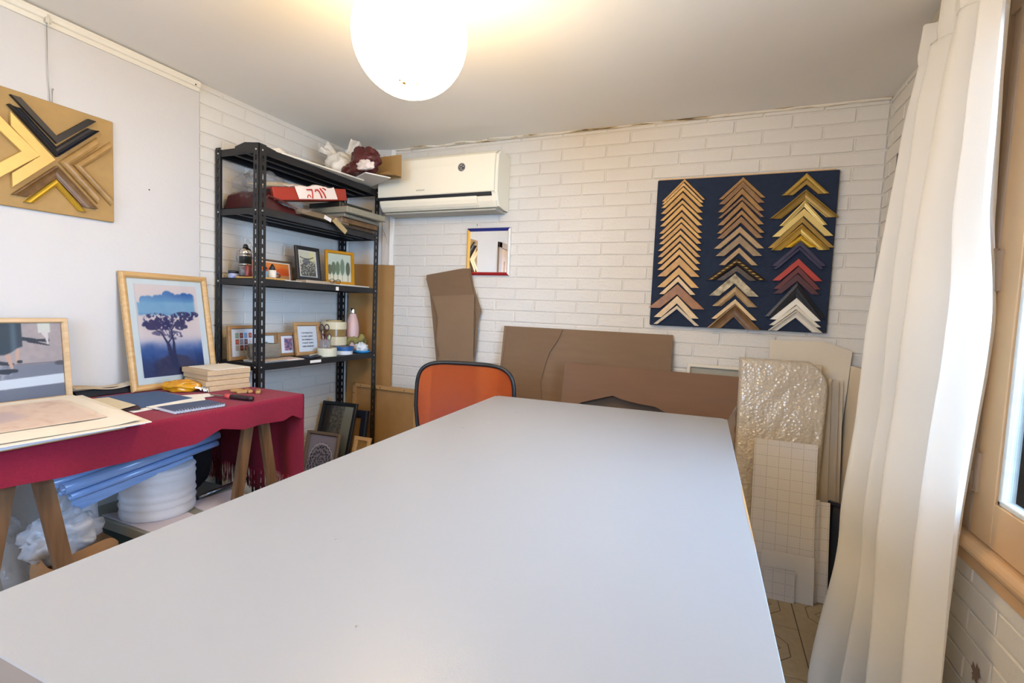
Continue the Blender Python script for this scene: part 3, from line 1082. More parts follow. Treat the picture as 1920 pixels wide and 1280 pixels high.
# ---- small mirror with four-coloured frame
mr = thing('mirror', 'small square mirror with yellow, blue, red and white frame sides', 'mirror', (-0.332, D - .002, 1.625))
mw, mh, fw_ = .155, .152, .020
mcol = {'l': mat('frame_yellow', '#e0a81e', .35), 't': mat('frame_blue', '#26307c', .35), 'b': mat('frame_red', '#9e1f22', .35), 'r': mat('frame_white', '#e2ded4', .4)}
def mitre(p):
    # p: four outer/inner corners in x,z ; raised profile
    o0, o1, i1, i0 = p
    m0 = ((o0[0] + i0[0]) / 2, (o0[1] + i0[1]) / 2)
    m1 = ((o1[0] + i1[0]) / 2, (o1[1] + i1[1]) / 2)
    v = [(o0[0], 0, o0[1]), (o1[0], 0, o1[1]), (o1[0], -.012, o1[1]), (o0[0], -.012, o0[1]),
         (m0[0], -.020, m0[1]), (m1[0], -.020, m1[1]), (i1[0], -.010, i1[1]), (i0[0], -.010, i0[1]), (i1[0], 0, i1[1]), (i0[0], 0, i0[1])]
    f = [(0, 1, 2, 3), (3, 2, 5, 4), (4, 5, 6, 7), (7, 6, 8, 9), (0, 3, 4, 7, 9), (1, 8, 6, 5, 2)]
    return MB().add(v, f)
O = {'bl': (-mw, -mh), 'br': (mw, -mh), 'tr': (mw, mh), 'tl': (-mw, mh)}
I = {k: (x * (1 - fw_ / mw), z * (1 - fw_ / mh)) for k, (x, z) in O.items()}
for k, (a, b) in {'b': ('br', 'bl'), 'r': ('tr', 'br'), 't': ('tl', 'tr'), 'l': ('bl', 'tl')}.items():
    s = obj('frame_side', mitre((O[a], O[b], I[b], I[a])), mcol[k], mr)
    s['label'] = {'l': 'yellow left side', 't': 'blue top side', 'b': 'red bottom side', 'r': 'white right side'}[k]
obj('mirror_glass', MB().box(-mw + .015, mw - .015, -.006, -.002, -mh + .015, mh - .015), mat('silvering', (0.9, 0.9, 0.9), 0.01, 1.0), mr)
# hook left on the wall above it
tag(obj('wall_hook', MB().tube([(0, 0, 0), (0, -.008, 0), (.002, -.012, .006), (.004, -.012, .012)], .0018, 6), mat('hook_grey', '#8d8a84', .4, .6), None, (-0.42, D - .002, 1.795)),
    'tiny grey hook in the brick wall just above the mirror', 'hook')

# ---- moulding samples
def chevron(w, h, t, prof):
    """mitred corner sample, apex at origin pointing up (z), front towards -y; prof: [(s, depth)] across the bar"""
    k = w / h
    mb = MB()
    rows = []
    full_ = [(0, 0)] + list(prof) + [(1, 0)]
    v = []
    for s, d in full_:
        xx = (h - s * t) * k
        v += [(-xx, -d, -h), (0, -d, -s * t), (xx, -d, -h)]
    f = []
    n = len(full_)
    for i in range(n - 1):
        a, b = i * 3, (i + 1) * 3
        f += [(a, b, b + 1, a + 1), (a + 1, b + 1, b + 2, a + 2)]
    f.append(tuple(i * 3 for i in range(n - 1, -1, -1)))
    f.append(tuple(i * 3 + 2 for i in range(n)))
    mb.add(v, f)
    return mb
P_FLAT = [(0, .012), (.04, .014), (.96, .014), (1, .012)]
P_ROUND = [(0, .006), (.1, .011), (.3, .015), (.55, .017), (.8, .014), (1, .008)]
P_SCOOP = [(0, .022), (.12, .024), (.25, .016), (.5, .010), (.8, .008), (.9, .011), (1, .010)]
P_STEP = [(0, .016), (.30, .018), (.34, .011), (.7, .010), (.74, .008), (1, .007)]
wd = lambda n, a, b: mat_wood(n, a, b, (14, 14, 14), 0.42)
SM = {
    'oak1': wd('s_oak1', '#cfa257', '#bd8f42'), 'oak2': wd('s_oak2', '#c4954a', '#ab7c34'), 'oak3': wd('s_oak3', '#d2a869', '#bd9050'),
    'oakr': wd('s_oakr', '#9c6220', '#80501a'), 'maple': wd('s_maple', '#dcc093', '#cbab79'), 'lime': wd('s_lime', '#cdbda0', '#b8a684'),
    'br1': wd('s_br1', '#a47b42', '#87602e'), 'br2': wd('s_br2', '#8f6a40', '#74522c'), 'br3': wd('s_br3', '#7d5e3c', '#644727'),
    'ash': wd('s_ash', '#a9834c', '#8f6c39'), 'taupe': wd('s_taupe', '#98805f', '#7d684b'), 'tan': wd('s_tan', '#b0936a', '#977a52'),
    'rope': mat('s_rope', '#3b2c1c', .35, 0.2), 'dk': wd('s_dk', '#4e3c2a', '#35271a'), 'camo': mat('s_camo', '#cdbf9f', .5, var=.5, vscale=45, var2='#6d6040'),
    'gold1': mat('s_gold1', '#c9a550', .32, .55, var=.2, vscale=10), 'gold2': mat('s_gold2', '#a88946', .38, .5, var=.25, vscale=14),
    'gold3': mat('s_gold3', '#d8c078', .4, .4), 'gold4': mat('s_gold4', '#d9b13c', .25, .7),
    'navy': mat('s_navy', '#2b2b47', .4), 'navy2': mat('s_navy2', '#34304c', .4), 'red': mat('s_red', '#a8392f', .45), 'red2': mat('s_red2', '#5f2a2c', .45),
    'dred': mat('s_dred', '#4a2830', .45), 'black': mat('s_black', '#15161d', .35), 'wht': mat('s_wht', '#d8d2c4', .5, var=.1, vscale=50), 'wht2': mat('s_wht2', '#e4dfd2', .5),
}
# blue felt board on the back wall
bb = thing('sample_board', 'large navy felt board of moulding corner samples hung on the brick wall', 'display board', (1.140, D - .007, 1.605))
obj('felt_panel', MB().cbox(-.430, .430, -.024, 0, -.402, .402, .004), mat('navy_felt', '#1f2c43', .95, bump=.3, bscale=300, var=.18, vscale=25), bb)
obj('top_batten', MB().cbox(-.425, .415, -.020, 0, .402, .409, .001), PALE_OAK, bb)
def sample(ax, az, w, h, t, m, prof, dy=.0):
    c = obj('moulding_sample', chevron(w, h, t, prof), SM[m], bb, (ax - 1.140, -.0242 - len(bb.children) * .00002, az - 1.605))
    return c
c1 = [(0.851, 2.003, 0.111, 0.115), (0.848, 1.983, 0.107, 0.11), (0.847, 1.961, 0.109, 0.109), (0.846, 1.931, 0.109, 0.111), (0.847, 1.891, 0.111, 0.108), (0.847, 1.865, 0.109, 0.113), (0.847, 1.827, 0.112, 0.115), (0.848, 1.792, 0.111, 0.109), (0.848, 1.764, 0.111, 0.11), (0.847, 1.728, 0.113, 0.111), (0.847, 1.695, 0.112, 0.112), (0.848, 1.659, 0.112, 0.113), (0.848, 1.625, 0.111, 0.113), (0.85, 1.583, 0.11, 0.107), (0.851, 1.527, 0.109, 0.111), (0.85, 1.476, 0.095, 0.098), (0.849, 1.435, 0.148, 0.135), (0.851, 1.37, 0.118, 0.121), (0.853, 1.317, 0.12, 0.107)]
c2 = [(1.14, 1.994, 0.11, 0.109), (1.14, 1.972, 0.109, 0.113), (1.14, 1.936, 0.11, 0.118), (1.142, 1.895, 0.11, 0.109), (1.143, 1.87, 0.11, 0.121), (1.145, 1.825, 0.113, 0.119), (1.144, 1.792, 0.111, 0.113), (1.142, 1.741, 0.12, 0.115), (1.144, 1.694, 0.112, 0.107), (1.145, 1.632, 0.093, 0.093), (1.14, 1.578, 0.146, 0.118), (1.141, 1.536, 0.098, 0.078), (1.134, 1.495, 0.12, 0.118), (1.142, 1.428, 0.11, 0.107), (1.143, 1.361, 0.11, 0.108), (1.143, 1.336, 0.129, 0.133)]
c3 = [(1.428, 1.997, 0.105, 0.107), (1.429, 1.962, 0.077, 0.072), (1.428, 1.913, 0.149, 0.138), (1.428, 1.861, 0.104, 0.123), (1.428, 1.822, 0.134, 0.138), (1.424, 1.779, 0.146, 0.152), (1.422, 1.742, 0.129, 0.127), (1.424, 1.692, 0.078, 0.064), (1.422, 1.66, 0.12, 0.125), (1.421, 1.573, 0.111, 0.112), (1.423, 1.533, 0.106, 0.114), (1.422, 1.497, 0.103, 0.102), (1.423, 1.453, 0.133, 0.176), (1.426, 1.375, 0.113, 0.113), (1.427, 1.337, 0.115, 0.105), (1.428, 1.313, 0.12, 0.108)]
m1 = ['oak2', 'oak3', 'oak1', 'oak2', 'oak1', 'oak1', 'oak2', 'oak1', 'oak2', 'oak1', 'oak2', 'oak1', 'oak1', 'oak2', 'oak1', 'maple', 'oakr', 'maple', 'lime']
m2 = ['br1', 'br2', 'br1', 'br2', 'br1', 'br1', 'br2', 'tan', 'taupe', 'tan', 'rope', 'dk', 'camo', 'tan', 'maple', 'br3']
m3_ = ['gold1', 'gold2', 'gold2', 'gold3', 'gold3', 'gold2', 'gold1', 'gold4', 'navy2', 'red', 'red2', 'dred', 'black', 'wht2', 'wht', 'wht']
def column(cs, ms, thick, profs):
    for i, ((ax, az, w, h), m) in enumerate(zip(cs, ms)):
        gap = az - cs[i + 1][1] if i + 1 < len(cs) else 0.04
        t = thick.get(i, max(0.014, min(0.032, gap * 0.70)))
        sample(ax, az, w, h, t, m, profs.get(i, P_FLAT))
column(c1, m1, {16: .058, 17: .042, 18: .020, 13: .044, 14: .04, 15: .028}, {})
column(c2, m2, {10: .036, 11: .030, 12: .052, 13: .045, 14: .024, 15: .07, 7: .032, 8: .042, 9: .030, 0: .020, 1: .032}, {15: P_SCOOP, 10: P_ROUND, 13: P_ROUND})
column(c3, m3_, {0: .032, 1: .022, 2: .048, 3: .030, 4: .038, 5: .028, 6: .046, 7: .034, 8: .024, 9: .036, 10: .032, 11: .038, 12: .070, 13: .034, 14: .020, 15: .038},
       {0: P_ROUND, 2: P_SCOOP, 6: P_SCOOP, 7: P_ROUND, 12: P_STEP, 15: P_SCOOP, 3: P_STEP})
# second navy sample edge and rope twist on the dark sample
sample(1.422, 1.632, .112, .112, .018, 'navy', P_FLAT)
tw = MB()
for s in (-1, 1):
    for k in range(7):
        f = (k + .6) / 7.2
        c = Vector((s * f * .128, -.017, -.016 - f * .104))
        d = Vector((s * .0105, 0, -.0022))
        tw.tube([c - d, c, c + d], [.001, .0042, .001], 6)
ro = obj('rope_twist', tw, mat('rope_gold', '#c2a15a', .35, .5), bb, (1.140 - 1.140, -.0242, 1.578 - 1.605))
ro['label'] = 'gold rope twist along the dark sample'

# MDF board on the left wall, facing into the room
mbd = thing('sample_board', 'square MDF board with mitred frame corners meeting in an X, on the left wall', 'display board', (XL + .008, 1.100, 1.781), (0, 0, math.pi / 2))
obj('mdf_panel', MB().cbox(-.205, .205, -.012, 0, -.215, .215, .003), mat('mdf_warm', '#a8864f', .7, var=.1, vscale=30, bump=.06, bscale=200), mbd)
GOLDF = mat('gilt_flat', '#d2ac62', .42, .25, var=.1, vscale=25)
for (ay, az, w, h, t, r, m, pr) in (
        (1.103, 1.838, .135, .134, .030, math.pi, 'black', P_FLAT), (1.102, 1.786, .142, .148, .040, math.pi, 'black', P_SCOOP),
        (1.098, 1.773, .138, .131, .050, math.pi / 2, None, P_FLAT), (1.050, 1.775, .128, .132, .056, math.pi / 2, None, P_FLAT),
        (1.110, 1.770, .138, .130, .042, -math.pi / 2, 'ash', P_ROUND), (1.158, 1.771, .136, .132, .036, -math.pi / 2, 'ash', P_ROUND),
        (1.100, 1.752, .134, .142, .048, 0, 'br3', P_SCOOP), (1.100, 1.703, .100, .113, .032, 0, 'gold4', P_ROUND)):
    obj('frame_corner', chevron(w, h, t, pr), SM[m] if m else GOLDF, mbd, (ay - 1.100, -.0122, az - 1.781), (0, r, 0))
wr = MB().tube([(0, 0, 0), (.0, 0, -.27)], .0012, 5)
hk = thing('hanging_wire', 'thin picture wire and hook hanging from the rail above the MDF board', 'wire', (XL + .026, 1.087, 2.29))
obj('wire', MB().tube([(-.012, 0, -.008), (-.012, .0, -.15), (-.0115, .004, -.30)], .0011, 5), mat('steel_wire', '#a9a294', .4, .8), hk)
obj('wire_end', MB().tube([(-.012, .014, -.245), (-.012, .012, -.30)], .0012, 5).tube([(-.012, .014, -.243), (-.010, .015, -.240)], .003, 6), mat('steel_wire', '#a9a294', .4, .8), hk)
obj('hook', MB().tube([(-.005, 0, .03), (.003, 0, .028), (.003, 0, .0), (-.003, 0, -.012), (-.010, 0, -.010), (-.011, 0, 0)], .0028, 8).cbox(-.003, .004, -.009, .009, -.002, .018, .001), mat('hook_paint', '#cfc8b8', .5), hk)
# ---- orange mesh office chair behind the table corner
ch = thing('office_chair', 'office chair with orange mesh back and black rim behind the worktable', 'chair', (-0.105, 2.14, 0), (0, 0, 0.18))
def back_outline(k=1.0, n=64):
    """rounded backrest outline in x,z (narrower at the foot)"""
    pts = []
    for i in range(n):
        a = 2 * math.pi * i / n
        ca, sa = math.cos(a), math.sin(a)
        e = 0.42
        x = abs(ca) ** e * (1 if ca > 0 else -1)
        z = abs(sa) ** e * (1 if sa > 0 else -1)
        hw = 0.262 * (1.0 if z > 0 else 1.0 - 0.16 * (-z) ** 1.3)
        pts.append((x * hw * k, 0.735 + z * 0.235 * k))
    return pts
def bcurve(x, z):
    return 0.045 * (1 - (x / .28) ** 2) + 0.03 * math.sin((z - .5) * 5)
ol = back_outline()
obj('back_rim', MB().tube([(x, bcurve(x, z), z) for x, z in ol], 0.0105, 8, closed=True), mat('black_plastic', '#17181a', .4), ch)
mb = MB()
ol2 = back_outline(.985)
cz = 0.735
rings = 9
vs_ = []
for j in range(rings + 1):
    k = j / rings
    for (x, z) in ol2:
        xx, zz = x * k, cz + (z - cz) * k
        vs_.append((xx, bcurve(xx, zz), zz))
n = len(ol2)
fs_ = [(j * n + i, j * n + (i + 1) % n, (j + 1) * n + (i + 1) % n, (j + 1) * n + i) for j in range(rings) for i in range(n)]
mb.add(vs_, fs_, True)
def mat_mesh():
    m = bpy.data.materials.new('orange_mesh')
    m.use_nodes = True
    nt = m.node_tree
    b = nt.nodes['Principled BSDF']
    out = nt.nodes['Material Output']
    b.inputs['Base Color'].default_value = hexc('#b04c18')
    b.inputs['Roughness'].default_value = .38
    tc = nt.nodes.new('ShaderNodeTexCoord')
    ck = nt.nodes.new('ShaderNodeTexVoronoi')
    ck.inputs['Scale'].default_value = 260
    nt.links.new(tc.outputs['Object'], ck.inputs['Vector'])
    bn = nt.nodes.new('ShaderNodeBump')
    bn.inputs['Strength'].default_value = .2
    bn.inputs['Distance'].default_value = .002
    nt.links.new(ck.outputs['Distance'], bn.inputs['Height'])
    nt.links.new(bn.outputs['Normal'], b.inputs['Normal'])
    tr = nt.nodes.new('ShaderNodeBsdfTransparent')
    tr.inputs[0].default_value = hexc('#d9793c')
    mx = nt.nodes.new('ShaderNodeMixShader')
    mx.inputs[0].default_value = .62
    nt.links.new(tr.outputs[0], mx.inputs[1])
    nt.links.new(b.outputs[0], mx.inputs[2])
    nt.links.new(mx.outputs[0], out.inputs['Surface'])
    return m
obj('back_mesh', mb, mat_mesh(), ch)
# lumbar support, seen through the mesh
ls = MB()
ls.grid(lambda u, v: ((u - .5) * .36, .075 + bcurve((u - .5) * .36, .62) * .8, .60 + v * .12 + .02 * math.cos((u - .5) * 5)), 16, 5)
obj('lumbar_pad', ls, mat('orange_plastic', '#a8532c', .4), ch)
BLKP = mat('black_plastic', '#17181a', .4)
obj('back_stem', MB().tube([(0, .10, .70), (0, .13, .55), (0, .09, .44), (0, 0.0, .41), (0, -.12, .41)], [.016, .02, .022, .022, .02], 10), BLKP, ch)
st = MB()
def seatf(u, v):
    x, y = (u - .5) * .50, -.44 + v * .46
    e = max(abs(u - .5) * 2, abs(v - .5) * 2)
    return (x * (1 - .06 * abs(v - .5)), y, .475 + .012 * math.cos((u - .5) * 6) - .03 * max(0, e - .8) / .2)
st.grid(seatf, 20, 20)
st.box(-.235, .235, -.43, .01, .43, .452)
obj('seat', st, mat('orange_fabric', '#8f4724', .9, bump=.2, bscale=300), ch)
obj('gas_column', MB().lathe([(.028, .09), (.028, .26), (.018, .26), (.018, .42), (0, .42)], 16, (0, -.2, 0)), BLKP, ch)
for k in range(5):
    a = 2 * math.pi * k / 5 + .3
    d = Vector((math.cos(a), math.sin(a), 0))
    lg = obj('base_leg', MB().tube([Vector((0, -.2, .10)), Vector((0, -.2, .095)) + d * .15, Vector((0, -.2, .075)) + d * .30], [.022, .018, .014], 8), BLKP, ch)
    q = Vector((0, -.2, .026)) + d * .30
    obj('caster', MB().tube([q + Vector((-.02, 0, 0)), q + Vector((.02, 0, 0))], .026, 14).tube([q, q + Vector((0, 0, .05))], .006, 6), BLKP, lg)

# ---- leaning sheets
def lean_sheet(name, poly, thick, m, x, y, z, lean, yaw, label, cat, group=None):
    """poly in local x,z (z from 0 up), front towards the room"""
    o = obj(name, MB().prism(poly, -thick / 2, thick / 2), m, None, (x, y, z), (-lean, 0, yaw))
    return tag(o, label, cat, group)
def rect(w, h):
    return [(-w / 2, 0), (w / 2, 0), (w / 2, h), (-w / 2, h)]
CARD2 = mat('cardboard_pale', '#775e45', .85, var=.08, vscale=7, stretch=(1, 1, 6), bump=.05, bscale=80)
CARD3 = mat('cardboard_reddish', '#785a44', .85, var=.1, vscale=4, stretch=(1, 1, 6), bump=.05, bscale=80)
# wide sheet against the wall: top z 1.155, x -.19..0.843
lean_sheet('cardboard_sheet', rect(1.03, 1.165), .005, CARDBOARD, .327, 2.66, .0, .150, 0, 'wide brown cardboard sheet leaning highest against the brick wall', 'cardboard')
# torn offcut lying on its left part
torn = [(-.20, 0), (.17, 0), (.165, .20), (.10, .42), (.085, .55), (.115, .66), (.088, .80), (.083, .835), (.108, .96), (.125, 1.02), (.172, 1.10), (.192, 1.158), (-.165, 1.158), (-.20, .6)]
lean_sheet('cardboard_sheet', torn, .004, CARD2, .010, 2.648, .0, .152, 0, 'pale cardboard offcut with a wavy cut edge, on the left of the wide sheet', 'cardboard')
# lower wide sheet in front with an arched cut-out
arch = [(-.47, 0), (-.30, 0), (-.30, .60), (-.36, .74), (-.345, .758), (-.22, .80), (-.17, .815), (-.12, .80), (-.02, .785), (.06, .78), (.12, .755), (.19, .71), (.26, .64), (.32, .5), (.33, 0), (.46, 0), (.46, .978), (-.46, .978)]
lean_sheet('cardboard_sheet', arch, .006, CARD3, .722, 2.535, .0, .185, 0, 'low wide cardboard sheet with a wavy hole cut in its lower middle', 'cardboard')
lean_sheet('cardboard_sheet', rect(.80, .93), .005, mat('cardboard_dark', '#5f5146', .85), .68, 2.585, .0, .19, 0, 'plain cardboard sheet seen through the wavy hole of the low sheet', 'cardboard')
# narrow torn stack beside the mirror
back_ = [(-.18, 0), (.12, 0), (.125, .5), (.14, .8), (.150, 1.18), (.130, 1.34), (.085, 1.512), (.025, 1.512), (-.235, 1.468), (-.238, 1.44), (-.205, 1.35), (-.17, 1.15), (-.13, .90)]
back_b = [(-.10, 0), (.14, 0), (.14, .84), (.162, 1.0), (.168, 1.18), (.185, 1.24), (.162, 1.30), (.12, 1.40), (.088, 1.515), (.03, 1.515), (.02, 1.40), (-.08, 1.1)]
front_ = [(-.15, 0), (.19, 0), (.185, .86), (.165, .95), (.155, 1.19), (.150, 1.345), (-.170, 1.325), (-.112, 1.18), (-.12, 1.02), (-.085, .93), (-.14, .84)]
lean_sheet('cardboard_sheet', back_b, .004, CARDBOARD, -.538, 2.795, .0, .028, 0, 'narrow cardboard strip, rearmost of the torn strips below the mirror', 'cardboard')
lean_sheet('cardboard_sheet', back_, .004, CARD2, -.538, 2.780, .0, .030, 0, 'tall torn cardboard strip with slanting top left of the mirror', 'cardboard')
lean_sheet('cardboard_sheet', front_, .004, mat('cardboard_light', '#82694f', .85, var=.06, vscale=7), -.548, 2.765, .0, .032, 0, 'torn cardboard strip in front of the other strips, square top', 'cardboard')

# MDF in the corner
lean_sheet('mdf_sheet', rect(.33, 1.535), .012, mat('mdf_tall', '#a37a45', .75, var=.12, vscale=9), -1.218, 2.795, 0, .008, .274, 'tall brown MDF sheet leaning in the corner behind the shelving', 'MDF sheet')
mf = thing('mdf_tray', 'low MDF panel with a raised rim leaning below the air conditioner', 'MDF panel', (-1.035, 2.748, 0), (-.005, 0, 0))
obj('panel', MB().box(-.265, .265, -.004, .004, .0, .68), MDF, mf)
mb = MB()
mb.cbox(-.27, .27, -.022, .006, .665, .690, .002).cbox(-.272, -.247, -.022, .006, 0, .69, .002).cbox(.247, .272, -.022, .006, 0, .69, .002)
obj('rim', mb, mat('mdf_rim', '#b08a58', .7), mf)
nl = MB()
for x in (-.20, -.03, .17):
    nl.tube([(x, -.0225, .677), (x, -.0235, .677)], .004, 8)
nl.tube([(-.26, -.0225, .62), (-.26, -.0235, .62)], .004, 8)
obj('nail', nl, mat('hole_dark', '#332c26', .9), mf)

# ---- framed things
def frame_mesh(w, h, fw, dep, lip=0.4, rnd=False):
    """mitred picture frame ring, local x centre, z from 0; front at -y"""
    ox, ix = w / 2, w / 2 - fw
    sec = [(0, 0), (0, -dep * .85), (.12, -dep), (.75, -dep), (1, -dep * lip), (1, 0)]
    if rnd:
        sec = [(0, 0), (0, -dep * .6), (.15, -dep * .88), (.4, -dep), (.7, -dep * .9), (1, -dep * .45), (1, 0)]
    v, f = [], []
    for s, y in sec:
        a = s * fw
        v += [(-ox + a, y, a), (ox - a, y, a), (ox - a, y, h - a), (-ox + a, y, h - a)]
    n = len(sec)
    for i in range(n - 1):
        for k in range(4):
            kk = (k + 1) % 4
            f.append((i * 4 + k, i * 4 + kk, (i + 1) * 4 + kk, (i + 1) * 4 + k))
    return MB().add(v, f)
def framed(name, label, cat, w, h, fw, dep, fm, loc, lean, yaw, art=None, artwh=None, artz=None, matm=None, glass=False, nx=60, nz=80, group=None, backm=None, rnd=False, roll=0.0):
    t = thing(name, label, cat, loc, (-lean, roll, yaw), group)
    obj('frame', frame_mesh(w, h, fw, dep, rnd=rnd), fm, t)
    obj('backing', MB().box(-w / 2 + fw * .5, w / 2 - fw * .5, -.003, -.0005, fw * .5, h - fw * .5), backm or mat('backing_board', '#6b5a44', .9), t)
    if matm is not None:
        obj('mount', MB().box(-w / 2 + fw * .9, w / 2 - fw * .9, -.0045, -.0031, fw * .9, h - fw * .9), matm, t)
    if art is not None:
        aw, ah = artwh or (w - 2 * fw * .95, h - 2 * fw * .95)
        az = artz if artz is not None else (h - ah) / 2
        paint('print', aw, ah, nx, nz, art, INK, t, (0, -.0056, az))
    if glass:
        obj('glass', MB().add([(-w / 2 + fw * .95, -dep * .55, fw * .95), (w / 2 - fw * .95, -dep * .55, fw * .95), (w / 2 - fw * .95, -dep * .55, h - fw * .95), (-w / 2 + fw * .95, -dep * .55, h - fw * .95)], [(0, 1, 2, 3)]), GLASS, t)
    return t

# blue tree print
def art_tree(u, v):
    paper = rgbh('#cfc3c0')
    c = full(paper, u)
    # mist and dark ground
    c = mixc(c, rgbh('#8d94b8'), ss(.46, .30, v) * .8)
    gr = vnoise(u, v, 6, 6, 4)
    c = mixc(c, rgbh('#2a4f8a'), ss(.36 + .10 * gr, .20 + .1 * gr, v))
    c = mixc(c, rgbh('#1b2c5c'), ss(.26, .04, v + .25 * (gr - .5)))
    # dark bush at the foot
    bd = ((u - .50) / .36) ** 2 + ((v - .06) / .17) ** 2
    c = mixc(c, rgbh('#232a52'), ss(1.15, .75, bd + .5 * (vnoise(u, v, 14, 14, 9) - .5)))
    # sky band of blue cloud
    top = np.full_like(u, .80)
    for (x, y, r) in ((.12, .855, .06), (.20, .86, .07), (.32, .87, .065), (.38, .875, .06), (.50, .915, .085), (.56, .90, .07), (.68, .885, .075), (.78, .90, .085), (.88, .895, .08), (.94, .86, .05)):
        top = np.maximum(top, np.where(np.abs(u - x) < r, y + .6 * (np.sqrt(np.clip(r * r - (u - x) ** 2, 0, None)) - r * .55), 0))
    top = top + .012 * (vnoise(u, u * 0 + .5, 30, 3, 15) - .5)
    e = vnoise(u, v, 9, 9, 5)
    band = ss(.02, .045, u + .03 * e) * ss(.985, .93, u + .03 * e) * ss(top + .01, top - .012, v) * ss(.645, .675, v + .05 * (e - .5))
    blue = mixc(full(rgbh('#6d9bbb'), u), rgbh('#2a5b9c'), ss(.78, .93, v) * (.55 + .45 * ss(.3, .8, u)))
    blue = mixc(blue, rgbh('#8fb3c4'), ss(.60, .40, np.abs(v - .75) / .12) * .6 * vnoise(u, v, 4, 12, 6))
    c = mixc(c, blue, band)
    # canopy
    n1, n2 = vnoise(u, v, 34, 40, 7, 2), vnoise(u, v, 9, 9, 8, 3)
    def lobe(x, y, a, b):
        return ss(1.15, .7, ((u - x) / a) ** 2 + ((v - y) / b) ** 2)
    can = np.maximum.reduce([lobe(.28, .62, .20, .075), lobe(.22, .56, .17, .06), lobe(.40, .58, .15, .09), lobe(.72, .645, .22, .06), lobe(.60, .585, .16, .05), lobe(.68, .53, .12, .035), lobe(.40, .47, .22, .035) * .7, lobe(.56, .44, .13, .05) * .75, lobe(.90, .67, .10, .035)])
    c = mixc(c, rgbh('#2e2d5c'), np.clip(can * ss(.42, .56, .62 * n1 + .38 * n2 + .10 * can), 0, 1))
    # trunks and boughs
    def stroke(x0, y0, x1, y1, w0, w1):
        dx, dy = x1 - x0, y1 - y0
        t = np.clip(((u - x0) * dx + (v - y0) * dy) / (dx * dx + dy * dy), 0, 1)
        d = np.hypot(u - (x0 + t * dx), (v - (y0 + t * dy)) * 1.35)
        w = w0 + (w1 - w0) * t
        return ss(w * 1.4, w * .7, d)
    tr = np.maximum.reduce([stroke(.47, .16, .43, .34, .045, .026), stroke(.50, .18, .52, .36, .034, .018), stroke(.43, .34, .34, .47, .02, .009), stroke(.52, .36, .50, .50, .016, .010),
                            stroke(.50, .50, .64, .61, .012, .006), stroke(.34, .47, .20, .53, .008, .003), stroke(.50, .5, .42, .60, .010, .005), stroke(.64, .61, .8, .67, .006, .003), stroke(.43, .36, .55, .46, .012, .006)])
    c = mixc(c, rgbh('#25284f'), tr)
    return c
framed('framed_print', 'oak framed blue tree print leaning on the wall above the red cloth', 'picture', .400, .545, .028, .022, OAK, (-1.322, 1.515, RT + .0045), .170, math.pi / 2,
       art_tree, (.285, .435), .058, mat('mount_pale', '#c9d3d4', .7), True, 150, 210, rnd=True)

# photograph of walking legs
def art_legs(u, v):
    u = .45 + (u - .62) * 1.444
    c = mixc(full(rgbh('#b4a9a6'), u), rgbh('#a39a9b'), vnoise(u, v, 20, 20, 11))
    co = ss(.40, .44, v)
    road = mixc(full(rgbh('#7e8290'), u), rgbh('#b9bcc6'), ss(.45, .75, vnoise(u, v, 40, 40, 12)) * ss(.80, .5, u + .2))
    c = mixc(road, c, ss(.455, .475, v + .015 * vnoise(u, v, 9, 3, 2)))
    c = mixc(c, rgbh('#57535a'), ss(.014, .0, np.abs(v - .465 - .01 * (u - .5))) * .6 * ss(.5, .6, u))
    c = mixc(c, rgbh('#4b474e'), ss(1, .3, ((u - .97) / .07) ** 2 + ((v - .455) / .04) ** 2) * .8)
    c = mixc(c, rgbh('#d4dbe3'), ss(.155, .165, v - .035 * (u - .5)) * ss(.285, .275, v - .055 * (u - .5)))
    c = mixc(c, rgbh('#6e7484'), ss(.155, .145, v - .035 * (u - .5)) * .85)
    # shadows on the ground of the far walker
    def stroke(x0, y0, x1, y1, w0, w1):
        dx, dy = x1 - x0, y1 - y0
        t = np.clip(((u - x0) * dx + (v - y0) * dy) / (dx * dx + dy * dy), 0, 1)
        d = np.hypot((u - (x0 + t * dx)) * 1.3, (v - (y0 + t * dy)))
        w = w0 + (w1 - w0) * t
        return ss(w * 1.15, w * .85, d)
    shd = np.maximum.reduce([stroke(.60, .80, .74, .775, .026, .02), stroke(.72, .775, .86, .765, .012, .024), stroke(.68, .765, .87, .70, .02, .008), stroke(.30, .52, .52, .47, .03, .02), stroke(.28, .40, .48, .375, .026, .03)])
    c = mixc(c, rgbh('#2c313d'), shd)
    # dark skirt
    sk = ss(.627, .617, u) * ss(.60, .63, v + .10 * ss(.45, .63, u) * -1 + .02)
    sk = sk * ss(.15, .2, u)
    c = mixc(c, mixc(full(rgbh('#2e3d49'), u), rgbh('#5d7283'), ss(.05, 0, np.abs(u - .545)) * .7), sk)
    skin = np.maximum(stroke(.475, .63, .515, .43, .030, .020), stroke(.575, .66, .565, .52, .022, .016))
    c = mixc(c, rgbh('#c9a692'), skin * (1 - sk))
    c = mixc(c, rgbh('#2a2f3b'), np.maximum(stroke(.44, .385, .55, .385, .03, .022), stroke(.575, .50, .60, .50, .018, .018)))
    # pale bag and leg of the far walker
    c = mixc(c, rgbh('#d2d5cb'), ss(.765, .775, u - .02 * (1 - v)) * ss(.895, .885, u) * ss(.865, .875, v))
    c = mixc(c, rgbh('#d6d0cc'), np.maximum(stroke(.85, .86, .86, .72, .022, .012), stroke(.83, .86, .85, .80, .03, .012)))
    return c
framed('framed_photograph', 'oak framed photograph of walking legs leaning on the wall behind the papers', 'picture', .50, .330, .020, .020, PALE_OAK, (-1.362, .866, RT + .0045), .09, math.pi / 2,
       art_legs, None, None, None, True, 170, 120)
